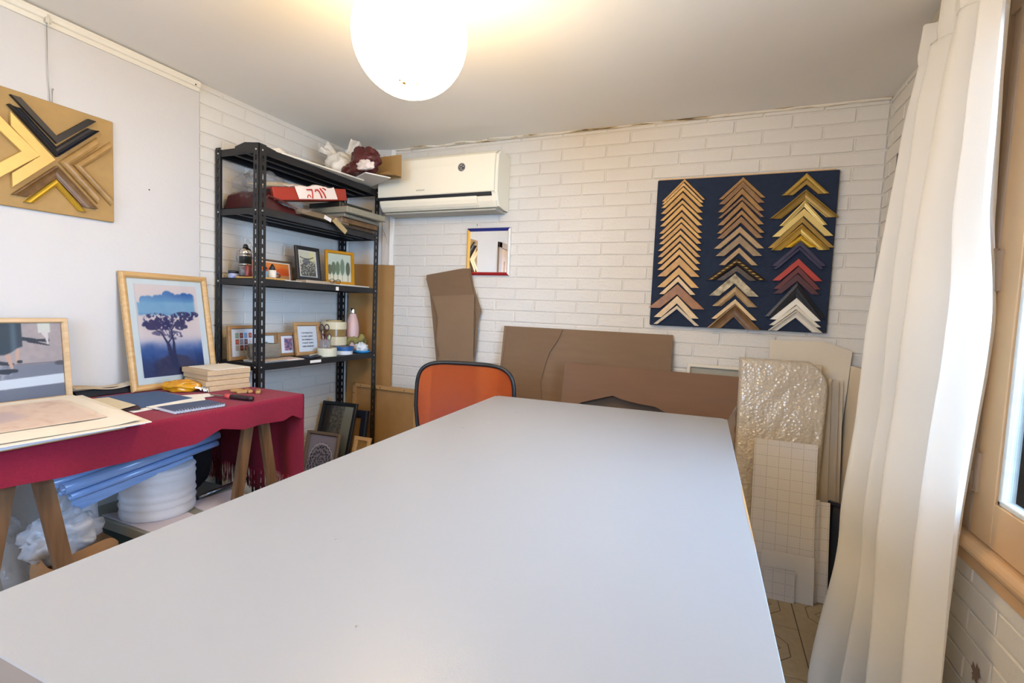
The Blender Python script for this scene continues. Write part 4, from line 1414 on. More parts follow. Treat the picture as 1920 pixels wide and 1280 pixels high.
# ---- white frame behind the cardboard
framed('picture_frame', 'empty white frame leaning on the wall behind the low cardboard', 'frame', .40, 1.005, .022, .02, mat('frame_cream', '#d6cfbd', .5), (1.125, 2.745, 0), .10, 0,
       backm=mat('grey_green_board', '#a39d8e', .8))

# ---- foam boards with printed grid
def mat_grid():
    m = bpy.data.materials.new('gridded_foam')
    m.use_nodes = True
    nt = m.node_tree
    b = nt.nodes['Principled BSDF']
    b.inputs['Roughness'].default_value = .6
    tc = nt.nodes.new('ShaderNodeTexCoord')
    sx = nt.nodes.new('ShaderNodeSeparateXYZ')
    nt.links.new(tc.outputs['Object'], sx.inputs[0])
    def M(op, a, b_=None):
        n = nt.nodes.new('ShaderNodeMath')
        n.operation = op
        for i, x in enumerate((a, b_)):
            if x is None:
                continue
            if isinstance(x, (int, float)):
                n.inputs[i].default_value = x
            else:
                nt.links.new(x, n.inputs[i])
        return n.outputs[0]
    def line(s, p, w):
        return M('LESS_THAN', M('ABSOLUTE', M('SUBTRACT', M('FRACT', M('DIVIDE', M('ADD', s, 5.0), p)), .5)), w / p / 2)
    ln = M('MAXIMUM', line(sx.outputs[0], .05, .0016), line(sx.outputs[2], .05, .0016))
    ds = M('LESS_THAN', M('FRACT', M('MULTIPLY', M('ADD', sx.outputs[0], sx.outputs[2]), 90.0)), .62)
    ln = M('MULTIPLY', ln, ds)
    mi = nt.nodes.new('ShaderNodeMix')
    mi.data_type = 'RGBA'
    nt.links.new(ln, mi.inputs[0])
    mi.inputs[6].default_value = hexc('#d6d3d2')
    mi.inputs[7].default_value = hexc('#8f8d90')
    nt.links.new(mi.outputs[2], b.inputs['Base Color'])
    return m
GRID = mat_grid()
G = 'gridded foam boards leaning by the curtain'
lean_sheet('foam_board', rect(.262, .70), .006, GRID, 1.398, 2.452, 0, .185, .02, 'tallest white foam board printed with a dashed grid, below the bubble wrap', 'foam board', G)
lean_sheet('foam_board', rect(.215, .205), .006, WHITE_CORE, 1.424, 2.432, 0, .18, .04, 'small plain white foam offcut at the foot of the gridded board', 'foam board', G)
lean_sheet('foam_board', rect(.125, .135), .005, GRID, 1.392, 2.415, 0, .18, .04, 'smallest gridded foam offcut, in front on the floor tiles', 'foam board', G)
lean_sheet('foam_board', rect(.24, .45), .006, GRID, 1.428, 2.468, 0, .19, .02, 'gridded foam strip showing just right of the tallest board', 'foam board', G)
lean_sheet('foam_board', rect(.26, .44), .006, GRID, 1.462, 2.480, 0, .195, .02, 'gridded foam strip nearest the curtain, rearmost of the low boards', 'foam board', G)
# ---- bubble-wrapped parcel
def wrap(u, v):
    # rounded slab, local x,z, bulging front
    w, h = .395, 1.075
    x, z = (u - .5) * w, v * h
    cut = (max(0.0, (v - .88) / .12) ** 2) * (max(0.0, (u - .75) / .25) ** 2)
    x -= .05 * cut
    z -= .06 * cut
    nar = max(0.0, (.86 - v)) * .055 * u
    x -= nar
    e = min(min(u, 1 - u) / .06, min(v, 1 - v) / .03, 1.0)
    bul = .040 * math.sqrt(max(0.0, 1 - (1 - e) ** 2))
    cr = .006 * fbm(u * 3, v * 5, 2.0) * e + .003 * (1 - abs(fbm(u * 5 + v * 3, v * 9 - u * 4, 5.0)) * 2) * e
    return (x, -bul - cr, z)
bw = thing('wrapped_parcel', 'tall flat parcel in crinkled clear bubble wrap beside the cardboard', 'parcel', (1.382, 2.550, 0.005), (-.185, 0, .03))
def mat_wrap():
    m = mat('bubble_wrap', '#c6bba9', rough=.2, spec=.6, coat=.5, var=.10, vscale=7)
    nt = m.node_tree
    b = nt.nodes['Principled BSDF']
    tc = nt.nodes.new('ShaderNodeTexCoord')
    vo = nt.nodes.new('ShaderNodeTexVoronoi')
    vo.inputs['Scale'].default_value = 75
    ns = nt.nodes.new('ShaderNodeTexNoise')
    ns.inputs['Scale'].default_value = 9
    ns.inputs['Detail'].default_value = 4
    nt.links.new(tc.outputs['Object'], vo.inputs['Vector'])
    nt.links.new(tc.outputs['Object'], ns.inputs['Vector'])
    ad = nt.nodes.new('ShaderNodeMath')
    ad.operation = 'ADD'
    nt.links.new(vo.outputs['Distance'], ad.inputs[0])
    nt.links.new(ns.outputs['Fac'], ad.inputs[1])
    bn = nt.nodes.new('ShaderNodeBump')
    bn.inputs['Strength'].default_value = .55
    bn.inputs['Distance'].default_value = .006
    nt.links.new(ad.outputs[0], bn.inputs['Height'])
    nt.links.new(bn.outputs['Normal'], b.inputs['Normal'])
    nt.links.new(bn.outputs['Normal'], b.inputs['Coat Normal'])
    return m
obj('bubble_wrap', MB().grid(wrap, 56, 120), mat_wrap(), bw)
obj('board_inside', MB().cbox(-.185, .17, -.02, .012, .0, 1.06, .004), mat('board_beige', '#b9ab94', .8), bw)
obj('loose_film', MB().grid(lambda u, v: (-.20 - .05 * u * math.sin(v * math.pi) - .01 * fbm(u * 4, v * 9), -.02 - .02 * u, .52 + v * .30), 8, 24), mat_clear('film_clear', '#d8d2c6', .30), bw)
# ---- stack of pale boards behind it
for (x, y, w, h, ln_, lb, mt) in ((1.435, 2.585, .33, 1.00, .19, 'pale board whose edge shows directly right of the bubble wrap', mat('board_pale', '#c4b6a0', .75)),
                             (1.470, 2.600, .33, .985, .19, 'second pale board behind the bubble wrap, slightly darker', mat('board_pale2', '#b8ab97', .75)),
                             (1.505, 2.625, .30, .99, .18, 'third pale board behind the bubble wrap, nearest the wall', mat('board_pale', '#c4b6a0', .75))):
    lean_sheet('pale_board', rect(w, h), .008, mt, x, y, 0, ln_, .02, lb, 'board', 'pale boards behind the parcel')
lean_sheet('offwhite_sheet', [(-.20, 0), (.085, 0), (.16, 1.125), (.04, 1.165), (-.08, 1.16), (-.20, 1.16)], .008, mat('panel_offwhite', '#cfc5b2', .6), 1.525, 2.725, 0, .09, .02,
           'tall off-white panel with a clipped corner behind the wrapped parcel', 'panel')
lean_sheet('offwhite_sheet', [(-.20, 0), (.02, 0), (.02, 1.158), (-.20, 1.158)], .006, mat('panel_offwhite2', '#c8bda9', .6), 1.53, 2.745, 0, .088, .02,
           'flat off-white panel tucked behind the clipped-corner panel', 'panel')
o = obj('beige_board', MB().prism([(-.24, 0), (.24, 0), (.24, 1.05), (-.24, 1.05)], -.004, .004), mat('board_light_beige', '#d6c8b0', .8), None, (1.655, 2.59, 0), (-.05, 0, -math.pi / 2 + .10))  # one even beige, lightened to make up for its poorly lit face
tag(o, 'beige board leaning on the right wall behind the curtain', 'board')
framed('picture_frame', 'small dark frame standing low between the pale boards and the curtain', 'frame', .10, .43, .02, .02, mat('frame_ink', '#1c2130', .4), (1.622, 2.565, 0), .1, -.5, backm=mat('navy_board', '#2a3040', .8))
framed('wall_picture', 'black framed picture on the right wall half hidden by the curtain', 'picture', .30, .42, .022, .018, BLACK_STEEL, (XR - .004, 2.48, 1.585), 0.0, -math.pi / 2, backm=PAPER)

# ---- curtain
CURT = mat_fabric_translucent('curtain_linen', '#f1efe9', .30)
cu = thing('curtain', 'long white linen curtain gathered at the left of the window', 'curtain', (1.66, 1.9, 0))
def lerp_tab(tab, z):
    if z >= tab[0][0]:
        return tab[0][1:]
    for a, b in zip(tab, tab[1:]):
        if z >= b[0]:
            t = (a[0] - z) / (a[0] - b[0])
            t = t * t * (3 - 2 * t)
            return tuple(p + (q - p) * t for p, q in zip(a[1:], b[1:]))
    return tab[-1][1:]
LE = [(2.30, 1.672, 2.175), (1.9, 1.660, 2.245), (1.05, 1.632, 2.220), (.50, 1.580, 2.130), (.02, 1.440, 1.890)]
RE = [(2.30, 1.655, 1.600), (1.6, 1.655, 1.595), (1.28, 1.662, 1.555), (.75, 1.655, 1.575), (.02, 1.640, 1.520)]
def curtain_pt(u, v):
    z = .02 + v * 2.27
    lx, ly = lerp_tab(LE, z)
    rx, ry = lerp_tab(RE, z)
    uu = u + .018 * math.sin(u * 9 + z * 1.1)
    x, y = lx + (rx - lx) * uu, ly + (ry - ly) * uu
    dx, dy = rx - lx, ry - ly
    L = math.hypot(dx, dy)
    nx_, ny_ = -(-dy) / L, -(dx) / L      # towards the room
    nx_, ny_ = dy / L, -dx / L
    g = v ** .7
    ph = u * 2 * math.pi * 3.7 + .5 * math.sin(z * 1.1) - .6
    amp = (.030 + .046 * min(1, (1 - v) * 2.2)) * (1 - .25 * max(0, .25 - v) / .25)
    w = math.sin(ph)
    f = amp * (abs(w) ** .9) * (1 if w > 0 else -1) + .014 * math.sin(ph * .43 + z * 1.5) + .006 * math.sin(ph * 2.3 + z * 1.9)
    f += .004 * fbm(u * 5, z * 2.2, 1.0)
    ef = min(1.0, u / .05) * min(1.0, (1 - u) / .07)
    f = (f - .012) * (ef * ef * (3 - 2 * ef))
    if z > 2.17:
        f = f * .5 + .016 * (1 if math.sin(ph * 1.5) > 0 else -1)
    return (x + nx_ * f - 1.66, y + ny_ * f - 1.9, z)
mb = MB().grid(curtain_pt, 170, 110)
obj('curtain_panel', mb, CURT, cu)
hem = MB().grid(lambda u, v: tuple(a + b for a, b in zip(curtain_pt(u, .12 * v), (-.0016, -.0016, 0))), 170, 6)
obj('hem', hem, CURT, cu)
hd = MB().grid(lambda u, v: tuple(a + b for a, b in zip(curtain_pt(u, .945 + .055 * v), (-.002, -.002, 0))), 170, 4)
obj('heading_tape', hd, CURT, cu)
rod = thing('curtain_rod', 'curtain rod with dark bracket fixed under the ceiling', 'curtain rod', (1.672, .6, 2.298))
obj('rod', MB().tube([(0, -1.5, 0), (0, 1.60, 0)], .008, 10), mat('rod_white', '#d4cdbd', .4), rod)
for y in (-1.3, 1.42):
    obj('bracket', MB().cbox(-.012, .085, y - .008, y + .008, -.008, .030, .002), mat('bracket_dark', '#5a4632', .5), rod)

# ================================================================== ON THE RED TABLE
Z = TH + .0008
def flat(name, poly, z, th, m, label, cat, group=None):
    cx_ = sum(p[0] for p in poly) / len(poly)
    cy_ = sum(p[1] for p in poly) / len(poly)
    return tag(obj(name, MB().zprism([(p[0] - cx_, p[1] - cy_) for p in poly], 0, th), m, None, (cx_, cy_, z)), label, cat, group)
GP = 'prints and sheets stacked on the red table'
flat('kraft_board', [(-1.30, 1.065), (-.706, .955), (-.706, .50), (-1.33, .55)], Z, .004, mat('kraft', '#a98c5c', .8), 'thin brown backing board under the stack of prints', 'board', GP)
flat('paper_sheet', [(-1.31, 1.075), (-.702, .99), (-.70, .52), (-1.33, .56)], Z + .0045, .006, mat('sheet_bluewhite', '#dfe0e6', .8), 'white sheet low in the stack of prints, just above the backing board', 'paper', GP)
flat('paper_sheet', [(-1.30, 1.10), (-.672, .995), (-.70, .50), (-1.34, .58)], Z + .011, .005, mat('sheet_lilac', '#cfd0df', .8), 'thick pale lilac-white sheet in the middle of the print stack', 'paper', GP)
flat('paper_sheet', [(-1.31, 1.13), (-.655, 1.005), (-.69, .53), (-1.34, .60)], Z + .0165, .003, CREAM_PAPER, 'cream sheet with a worn corner second from the top of the stack', 'paper', GP)
flat('paper_sheet', [(-1.21, 1.17), (-.98, 1.14), (-.93, 1.03), (-1.25, 1.0)], Z + .0130, .0022, mat('sheet_old', '#cdbf9f', .9), 'small aged sheet sticking out behind the print stack', 'paper', GP)
tp = thing('art_print', 'faded pink watercolour print on cream paper on top of the stack', 'print', (-1.0, .80, Z + .0205))
poly = [(-1.325, 1.105), (-.672, .985), (-.715, .50), (-1.345, .56)]
mb = MB()
def sheet(u, v):
    a = Vector(poly[3]) * (1 - v) + Vector(poly[0]) * v
    b_ = Vector(poly[2]) * (1 - v) + Vector(poly[1]) * v
    p = a * (1 - u) + b_ * u
    return (p.x + 1.0, p.y - .80, .002 + .004 * fbm(u * 2, v * 2, 7) * (1 if 0 < u < 1 else .4) + .006 * max(0, v - .85) / .15 * u)
obj('sheet', MB().grid(sheet, 24, 24), CREAM_PAPER, tp)
def art_pink(u, v):
    n, n2 = vnoise(u, v, 5, 5, 21), vnoise(u, v, 14, 20, 22)
    c = mixc(full(rgbh('#d9c6b2'), u), rgbh('#cdb1a0'), n2)
    c = mixc(c, rgbh('#b7a3a6'), ss(.9, .2, ((u - .45) / .3) ** 2 + ((v - .4) / .3) ** 2 + .6 * (n - .5)) * .8)
    c = mixc(c, rgbh('#dccbb8'), ss(.06, .0, np.minimum(np.minimum(u, 1 - u), np.minimum(v, 1 - v))))
    c = mixc(c, rgbh('#c2a48e'), ss(.6, .8, n2) * .6)
    return c
def lay_paint(o, poly4, zoff):
    """bend a unit print onto four ground corners"""
    me = o.data
    xs = [v.co.copy() for v in me.vertices]
    w = max(v.x for v in xs) * 2
    h = max(v.z for v in xs)
    for v, q in zip(me.vertices, xs):
        u, t = q.x / w + .5, q.z / h
        a = Vector(poly4[3]) * (1 - t) + Vector(poly4[0]) * t
        b_ = Vector(poly4[2]) * (1 - t) + Vector(poly4[1]) * t
        p = a * (1 - u) + b_ * u
        v.co = (p.x, p.y, zoff)
ip = paint('print', 1, 1, 70, 70, art_pink, INK, tp)
lay_paint(ip, [(-.24, .235), (.20, .155), (.175, -.23), (-.26, -.18)], .0058)
# white sheets and blue sheet
flat('paper_sheet', [(-1.26, 1.14), (-1.225, 1.40), (-.935, 1.375), (-.915, 1.095)], Z, .002, PAPER, 'white sheet lying under the blue paper on the red cloth', 'paper')
flat('paper_sheet', [(-1.13, 1.30), (-1.045, 1.475), (-.975, 1.452), (-1.0, 1.26)], Z + .0022, .0018, PAPER, 'pinkish white sheet corner pointing towards the red-handled tool', 'paper')
flat('paper_sheet', [(-1.02, 1.17), (-.98, 1.41), (-.872, 1.345), (-.885, 1.16)], Z + .0041, .0018, PAPER, 'white sheet overlapping the spiral notebook', 'paper')
flat('blue_paper', [(-1.285, 1.165), (-1.245, 1.385), (-.985, 1.362), (-.955, 1.118)], Z + .0062, .0015, mat('blue_paper', '#40587f', .85, var=.08, vscale=30), 'slate blue sheet of paper on top of white sheets', 'paper')
flat('dark_card', [(-1.06, 1.06), (-1.0, 1.16), (-.93, 1.13), (-.97, 1.04)], Z + .0062, .002, mat('card_maroon', '#3a1c1e', .8), 'dark maroon card between the print stack and the blue paper', 'card')
nb = thing('spiral_notebook', 'small spiral notebook with grey cover at the front of the red table', 'notebook', (-.82, 1.255, Z), (0, 0, -.10))
obj('cover', MB().cbox(-.07, .055, -.095, .095, .011, .0125, .0005), mat('cover_navy', '#43506e', .6), nb)
obj('pages', MB().box(-.068, .05, -.093, .093, .0005, .011), mat('pages', '#d9dbdf', .8), nb)
sp_ = MB()
for k in range(19):
    y = -.088 + k * .0098
    sp_.tube([(.05 + .010 * math.cos(a), y, .0075 + .0075 * math.sin(a)) for a in [i * math.pi / 5 for i in range(11)]], .0011, 5)
obj('spiral', sp_, mat('wire_silver', '#c6c8cc', .3, .9), nb)
# wooden blocks
bang = math.atan2(1.715 - 1.515, -1.05 + 1.08)
GB = 'pale wooden panels in a stack on the red table'
def block(dx, dy, k, w, d, r, lab):
    o = thing('wooden_slab', lab, 'wood slab', (-1.185 + dx, 1.625 + dy, Z + k * .0245), (0, 0, -.15 + r), GB)
    obj('panel', MB().cbox(-w / 2, w / 2, -d / 2, d / 2, 0, .0235, .0015), mat('birch', '#c6a983', .6, var=.12, vscale=6, stretch=(2, 14, 30)), o)
    return o
block(.012, -.004, 0, .20, .195, .02, 'bottom one of four pale wooden panels stacked by the yellow packet')
block(.004, -.008, 1, .21, .20, -.03, 'second from bottom of the four stacked pale wooden panels')
block(-.012, .002, 2, .225, .20, .0, 'third from bottom of the four stacked pale wooden panels')
block(-.006, -.004, 3, .225, .205, .03, 'top one of four stacked pale wooden panels, under the white card')
o = obj('white_card', MB().box(-.10, .10, -.09, .09, 0, .003), mat('card_ivory', '#e0d8c8', .8), None, (-1.18, 1.63, Z + 4 * .0245), (0, 0, -.08))
tag(o, 'ivory card on top of the stacked wooden panels', 'card')
# yellow packet
yp = thing('snack_packet', 'crumpled yellow packet with white end lying by the wooden panels', 'packet', (-1.195, 1.455, Z), (0, 0, .62))
b1 = blob((0, 0, .024), (.072, .036, .027), 3, .28, 2.2, .0005)
obj('packet_body', b1, mat('packet_yellow', '#d99c16', .28, var=.35, vscale=26, var2='#b6750f', coat=.4), yp)
def endf(u, v):
    x = .055 + u * .062
    w = .028 + .012 * u + .006 * math.sin(u * 9)
    return (x, (v - .5) * 2 * w, .020 * (1 - u) + .006 + .012 * fbm(u * 5, v * 5, 2) + .004 * math.sin(v * 18) * u)
obj('packet_end', MB().grid(endf, 14, 14), mat('packet_white', '#e4e0dc', .3), yp)
# tool with red and black handle
tl = thing('hand_tool', 'craft tool with red collar and black handle on the red cloth', 'tool', (-.862, 1.455, Z + .011), (0, 0, .14))
obj('blade', MB().cbox(-.115, -.035, -.006, .006, -.002, .002, .0008), mat('tool_steel', '#8d8a88', .35, .8), tl)
obj('collar', MB().tube([(-.045, 0, 0), (-.03, 0, 0), (-.008, 0, 0)], [.007, .012, .010], 12), mat('tool_red', '#b3423f', .4), tl)
obj('handle', MB().tube([(-.010, 0, 0), (.03, 0, 0), (.075, 0, 0), (.088, 0, 0), (.09, 0, 0), (.104, 0, 0)], [.010, .0115, .0115, .009, .0105, .0105], 12), mat('tool_black', '#2a1719', .45), tl)
# wooden offcuts
rr = random.Random(4)
for (x, y, r, w, d, lb) in ((-.99, 1.575, .5, .055, .022, 'small curved wooden offcut left of the others on the red cloth'), (-.945, 1.60, -.3, .06, .02, 'small pale wooden offcut lying in the middle of the offcuts'),
                            (-.90, 1.615, -.75, .065, .02, 'small wooden offcut nearest the fringed table end'), (-.945, 1.565, 1.2, .045, .018, 'small wooden offcut in front, nearest the black tool handle')):
    q = thing('wood_offcut', lb, 'offcut', (x, y, Z), (0, 0, r), 'wooden offcuts on the red cloth')
    obj('piece', MB().cbox(-w / 2, w / 2, -d / 2, d / 2, .0, .016, .005), mat_wood('offcut', '#bd935f', '#a0763f'), q)
# dark roll against the wall
dk = thing('mat_offcuts', 'black textured strip with a pale curled strip on top, between the two pictures', 'strip', (-1.375, 1.235, Z), (0, 0, math.pi / 2))
obj('dark_strip', MB().grid(lambda u, v: ((u - .5) * .21, -.035 + (v if v < .5 else .5) * .05, .0 + .026 * (1 if v >= .5 else v * 2) + .004 * math.sin(u * 3)), 20, 6).cbox(-.105, .105, -.012, .012, 0, .026, .003), mat('strip_black', '#1b1d22', .9, bump=.6, bscale=200), dk)
obj('pale_strip', MB().grid(lambda u, v: ((u - .5) * .215, -.028 + v * .045, .031 + .008 * math.cos(u * 5) + .010 * v), 24, 5), mat('strip_pale', '#d5cdbf', .8, var=.3, vscale=12, var2='#a8906a'), dk)

# ================================================================== UNDER THE RED TABLE
bx = thing('storage_box', 'dark green box with a grey lid under the paper roll', 'box', (-1.06, 1.33, 0))
obj('box', MB().cbox(-.25, .23, -.205, .245, 0, .33, .004), mat('box_green', '#22322a', .6), bx)
obj('lid', MB().cbox(-.255, .235, -.21, .25, .315, .355, .003), mat('box_lid', '#8f8d80', .6), bx)
flat('paper_sheet', [(-1.2, 1.135), (-.86, 1.13), (-.86, 1.30), (-1.1, 1.32)], .3555, .003, mat('sheet_lilac2', '#cfc6cc', .8), 'lilac-white sheet under the paper roll on the box lid', 'paper')
flat('paper_sheet', [(-1.02, 1.36), (-.84, 1.34), (-.84, 1.54), (-1.0, 1.56)], .3555, .003, mat('sheet_lilac2', '#cfc6cc', .8), 'lilac-white sheet right of the paper roll on the box lid', 'paper')
pr = thing('paper_roll', 'fat white roll of tissue paper standing under the red table', 'paper roll', (-1.055, 1.265, .359))
rp = [(.03, 0), (.128, 0)]
for k in range(20):
    z = .006 + k * .0095
    rp.append((.131 + .0022 * math.sin(k * 1.7) + .0015 * math.sin(k * 4.1), z))
rp += [(.125, .196), (.03, .196)]
obj('roll', MB().lathe(rp, 48), mat('tissue_white', '#dcdde2', .9, bump=.25, bscale=25, var=.05, vscale=3, ), pr)
obj('core', MB().ring(.024, .03, 0, .196, 24), CARDBOARD, pr)
# blue-white film rolls
FILM = mat('film_blue', '#8fb2e8', .22, spec=.6, coat=.3, var=.15, vscale=6, stretch=(20, 2, 20))
RA, RB = Vector((-.965, .905, .585)), Vector((-.985, 1.475, .642))
GFR = 'blue film rolls laid across under the red table'
for (dx, dz, r, l0, l1, lb) in ((0, 0, .021, 0, 1.0, 'thickest blue plastic film roll, foremost under the red cloth'), (-.040, .014, .019, -.02, .97, 'blue plastic film roll lying behind the foremost one'),
                                (.004, -.036, .014, .03, .99, 'thin blue plastic film roll below the foremost one'), (-.030, -.022, .013, .01, .93, 'thin blue plastic film roll hidden between the others'),
                                (-.060, -.014, .014, .06, 1.02, 'thin blue plastic film roll at the back of the bundle')):
    d = RB - RA
    a = RA + d * l0 + Vector((dx, 0, dz))
    b_ = RA + d * l1 + Vector((dx, 0, dz))
    q = thing('film_roll', lb, 'film roll', tuple(a), (0, 0, 0), GFR)
    v = b_ - a
    n = v.normalized()
    s = n.cross(Vector((0, 0, 1))).normalized()
    t = s.cross(n)
    mb = MB()
    vs, fs = [], []
    N = 20
    for rad, off in ((r, 0.0), (r, 1.0), (r * .6, 1.0), (r * .6, 0.0)):
        for k in range(N):
            an = 2 * math.pi * k / N
            vs.append(v * off + s * (rad * math.cos(an)) + t * (rad * math.sin(an)))
    for i in range(4):
        for k in range(N):
            j = (i + 1) % 4
            fs.append((i * N + k, i * N + (k + 1) % N, j * N + (k + 1) % N, j * N + k))
    mb.add(vs, fs, True)
    obj('film', mb, FILM, q)
def flapf(u, v):
    p = RA + (RB - RA) * (.02 + u * .75)
    return (p.x + .022 + .006 * v - RA.x, p.y - RA.y, p.z - .045 - .040 * v * (1 - .8 * u) - RA.z)
o = obj('film_sheet', MB().grid(flapf, 40, 6), FILM, None, tuple(RA))
tag(o, 'loose flap of blue plastic film hanging below the film rolls', 'film')
# metal tube between the trestles
o = obj('metal_tube', MB().tube([(.01, -.135, 0), (-.02, .13, 0)], .010, 14), mat('steel_tube', '#8f979f', .25, .9), None, (-1.03, 1.545, .3665))
tag(o, 'shiny steel tube lying on the box right of the paper roll', 'tube')
# plastic and paper bags
BAGW = mat_clear('bag_white', '#d9dbe2', .5, .3, .6, 18)
BAGC = mat_clear('bag_clear', '#b9b3ae', .24, .18, .7, 22)
def bag(label, parts, m, loc, name='plastic_bag'):
    t = thing(name, label, 'bag', loc)
    for nm, b_ in parts:
        obj(nm, b_, m, t)
    return t
def tallbag(u, v):
    a = u * 2 * math.pi
    r = (.085 + .03 * (1 - v)) * (1 - .25 * v) * (1 + .22 * fbm(math.cos(a) * 1.3, math.sin(a) * 1.3, v * 2.2))
    if v > .93:
        r *= max(0.25, 1 - (v - .93) * 8)
    return (r * math.cos(a) * .8, r * math.sin(a), v * .52 + .01 * math.sin(a * 5) * v)
bag('translucent white plastic bag standing between the film rolls and the box', [('bag_body', MB().grid(tallbag, 60, 40))], BAGW, (-1.11, 1.0, .0))
bag('crumpled clear plastic bag behind the near trestle leg', [('bag_body', blob((0, 0, .22), (.12, .10, .24), 12, .30, 1.8, 0.0))], BAGC, (-1.12, .80, .0))
bag('crumpled white plastic bag on top of the brown paper bag', [('bag_body', blob((0, 0, .07), (.07, .085, .065), 15, .5, 2.2))], BAGW, (-.92, .875, .37))
pb = thing('paper_bag', 'open brown paper bag on the floor under the papers end of the red table', 'bag', (-.90, .905, 0))
def pbag(u, v):
    a = u * 2 * math.pi
    c, s = math.cos(a), math.sin(a)
    e = .45
    x = abs(c) ** e * (1 if c > 0 else -1) * .075
    y = abs(s) ** e * (1 if s > 0 else -1) * .10
    k = 1 + .10 * fbm(x * 7, y * 7, v * 3)
    return (x * k, y * k, v * .40 + .02 * math.sin(a * 3 + 1) * v)
obj('bag_body', MB().grid(pbag, 64, 22), mat('kraft_paper', '#9a7550', .85, bump=.4, bscale=14), pb)
blk = tag(obj('shade_fill', blob((0, 0, .14), (.10, .07, .15), 20, .2, 1.6, 0.0), mat('shade_black', '#15141a', .9)), 'dark added shape standing for the shade behind the far trestle near the wall', 'shade shape')  # added dark shape, stands in for the deep shade under the table
blk.location = (-1.21, 1.50, 0.356)
# ================================================================== ON THE SHELVES
L1, L2, L3, L4 = [z + .001 for z in LEV[:4]]
BAG_W2 = mat_clear('bag_milky', '#e6ded0', .82, .4, .7, 24)
MAROON = mat('maroon_plastic', '#54201f', .38, bump=.35, bscale=18, coat=.2)
# --- top shelf
tag(obj('foam_sheet', MB().box(-.16, .16, -.37, .20, 0, .008), mat('sheet_offwhite', '#ddd6c6', .8), None, (-1.215, 2.30, L1), (0, 0, -.12)), 'off-white sheet lying along the top shelf under the bags', 'sheet')
tag(obj('white_strip', MB().box(-.20, .12, -.06, .10, 0, .007), mat('strip_white', '#e6e0d4', .6), None, (-1.00, 2.47, L1 + .009), (0, 0, -.5)), 'white strip sticking out from the top shelf towards the air conditioner', 'strip')
def ear(base, tip, w, seed):
    base, tip = Vector(base), Vector(tip)
    d = tip - base
    s = d.cross(Vector((.8, -.6, 0))).normalized()
    n = d.cross(s).normalized()
    def f(u, v):
        k = .35 + 1.0 * v - .15 * v * v
        return tuple(base + d * v + s * ((u - .5) * 2 * w * k) + n * (.016 * math.sin(u * 7 + seed) * (.4 + v) + .02 * fbm(u * 3, v * 3, seed)))
    return MB().grid(f, 14, 12)
wb = thing('plastic_bag', 'knotted white plastic bag with two ears on the top shelf', 'bag', (-1.165, 2.43, L1 + .009))
obj('bag_body', blob((0, 0, .072), (.088, .090, .078), 31, .22, 2.0, 0.0), BAG_W2, wb)
obj('bag_ear', ear((.01, .03, .125), (.05, .085, .245), .038, 1.0), BAG_W2, wb)
obj('bag_ear', ear((-.02, -.02, .125), (-.085, -.07, .185), .034, 3.0), BAG_W2, wb)
wb = thing('plastic_bag', 'flattened white plastic bag at the left end of the top shelf', 'bag', (-1.28, 2.02, L1))
obj('bag_body', blob((0, 0, .02), (.085, .14, .042), 33, .5, 2.4, 0.0), BAG_W2, wb)
cb = thing('cardboard_box', 'opened cardboard box end overhanging the top shelf by the air conditioner', 'box', (-1.02, 2.50, L1 + .018), (0, 0, -.06))
mb = MB()
mb.cbox(-.24, .215, .055, .060, 0, .145, .001).cbox(-.24, .12, -.06, .056, 0, .004, .001).cbox(.05, .12, -.062, -.058, 0, .05, .001)
obj('panel', mb, mat('card_box', '#a5824f', .85, var=.08, vscale=8), cb)
obj('flap', MB().add([(.215, .058, .145), (.225, .05, .005), (.235, -.02, .0), (.14, -.055, .004), (.12, .058, .06)], [(0, 1, 2, 3, 4)]), mat('card_box', '#a5824f', .85), cb)
mbag = thing('maroon_bag', 'crumpled maroon plastic bag with white tissue on the top shelf', 'bag', (-.955, 2.385, L1 + .018))
b_ = blob((.0, 0, .068), (.088, .06, .066), 41, .42, 1.9, 0.0)
obj('bag_body', b_, MAROON, mbag)
obj('bag_body', blob((-.095, .02, .025), (.075, .05, .036), 42, .3, 2.0, 0.0), MAROON, mbag)
obj('tissue', blob((.055, -.058, .022), (.045, .016, .030), 44, .6, 2.2, 0.0, 30, 20), mat('tissue_pink', '#ddd0c8', .8), mbag)
# --- second shelf
lb_ = thing('leather_folder', 'dark maroon leather folder lying at the left of the second shelf', 'folder', (-1.25, 1.965, L2))
def folder(u, v):
    x = -.14 + u * .28
    y = -.17 + v * .27
    h = .042 + .062 * math.exp(-((v - .22) / .22) ** 2) * (1 - .25 * u) + .006 * fbm(u * 4, v * 4, 9)
    e = min(min(u, 1 - u) * 12, 1)
    if v < .03 or u < .01 or u > .99:
        h *= .05
    return (x, y, h * e + .001)
obj('leather', MB().grid(folder, 34, 40), mat('maroon_leather', '#43191a', .3, bump=.15, bscale=20, coat=.3), lb_)
obj('edge', MB().tube([(.135, -.165, .012), (.135, -.12, .070), (.135, -.04, .060), (.135, .08, .036)], .006, 8), mat('maroon_leather2', '#5a2420', .35), lb_)
cbg = thing('plastic_bag', 'clear crumpled plastic bag behind the perforated post on the second shelf', 'bag', (-1.30, 1.99, L2 + .095))
obj('bag_body', blob((0, 0, .055), (.07, .13, .07), 51, .55, 2.0, 0.0), BAGC, cbg)
wp = thing('wrapped_mat', 'brown mat board wrapped in clear plastic hanging over the second shelf edge', 'parcel', (-1.13, 2.20, L2))
obj('mat_board', MB().cbox(-.14, .055, -.17, .20, .012, .04, .002), mat('mat_brown', '#77654b', .7), wp)
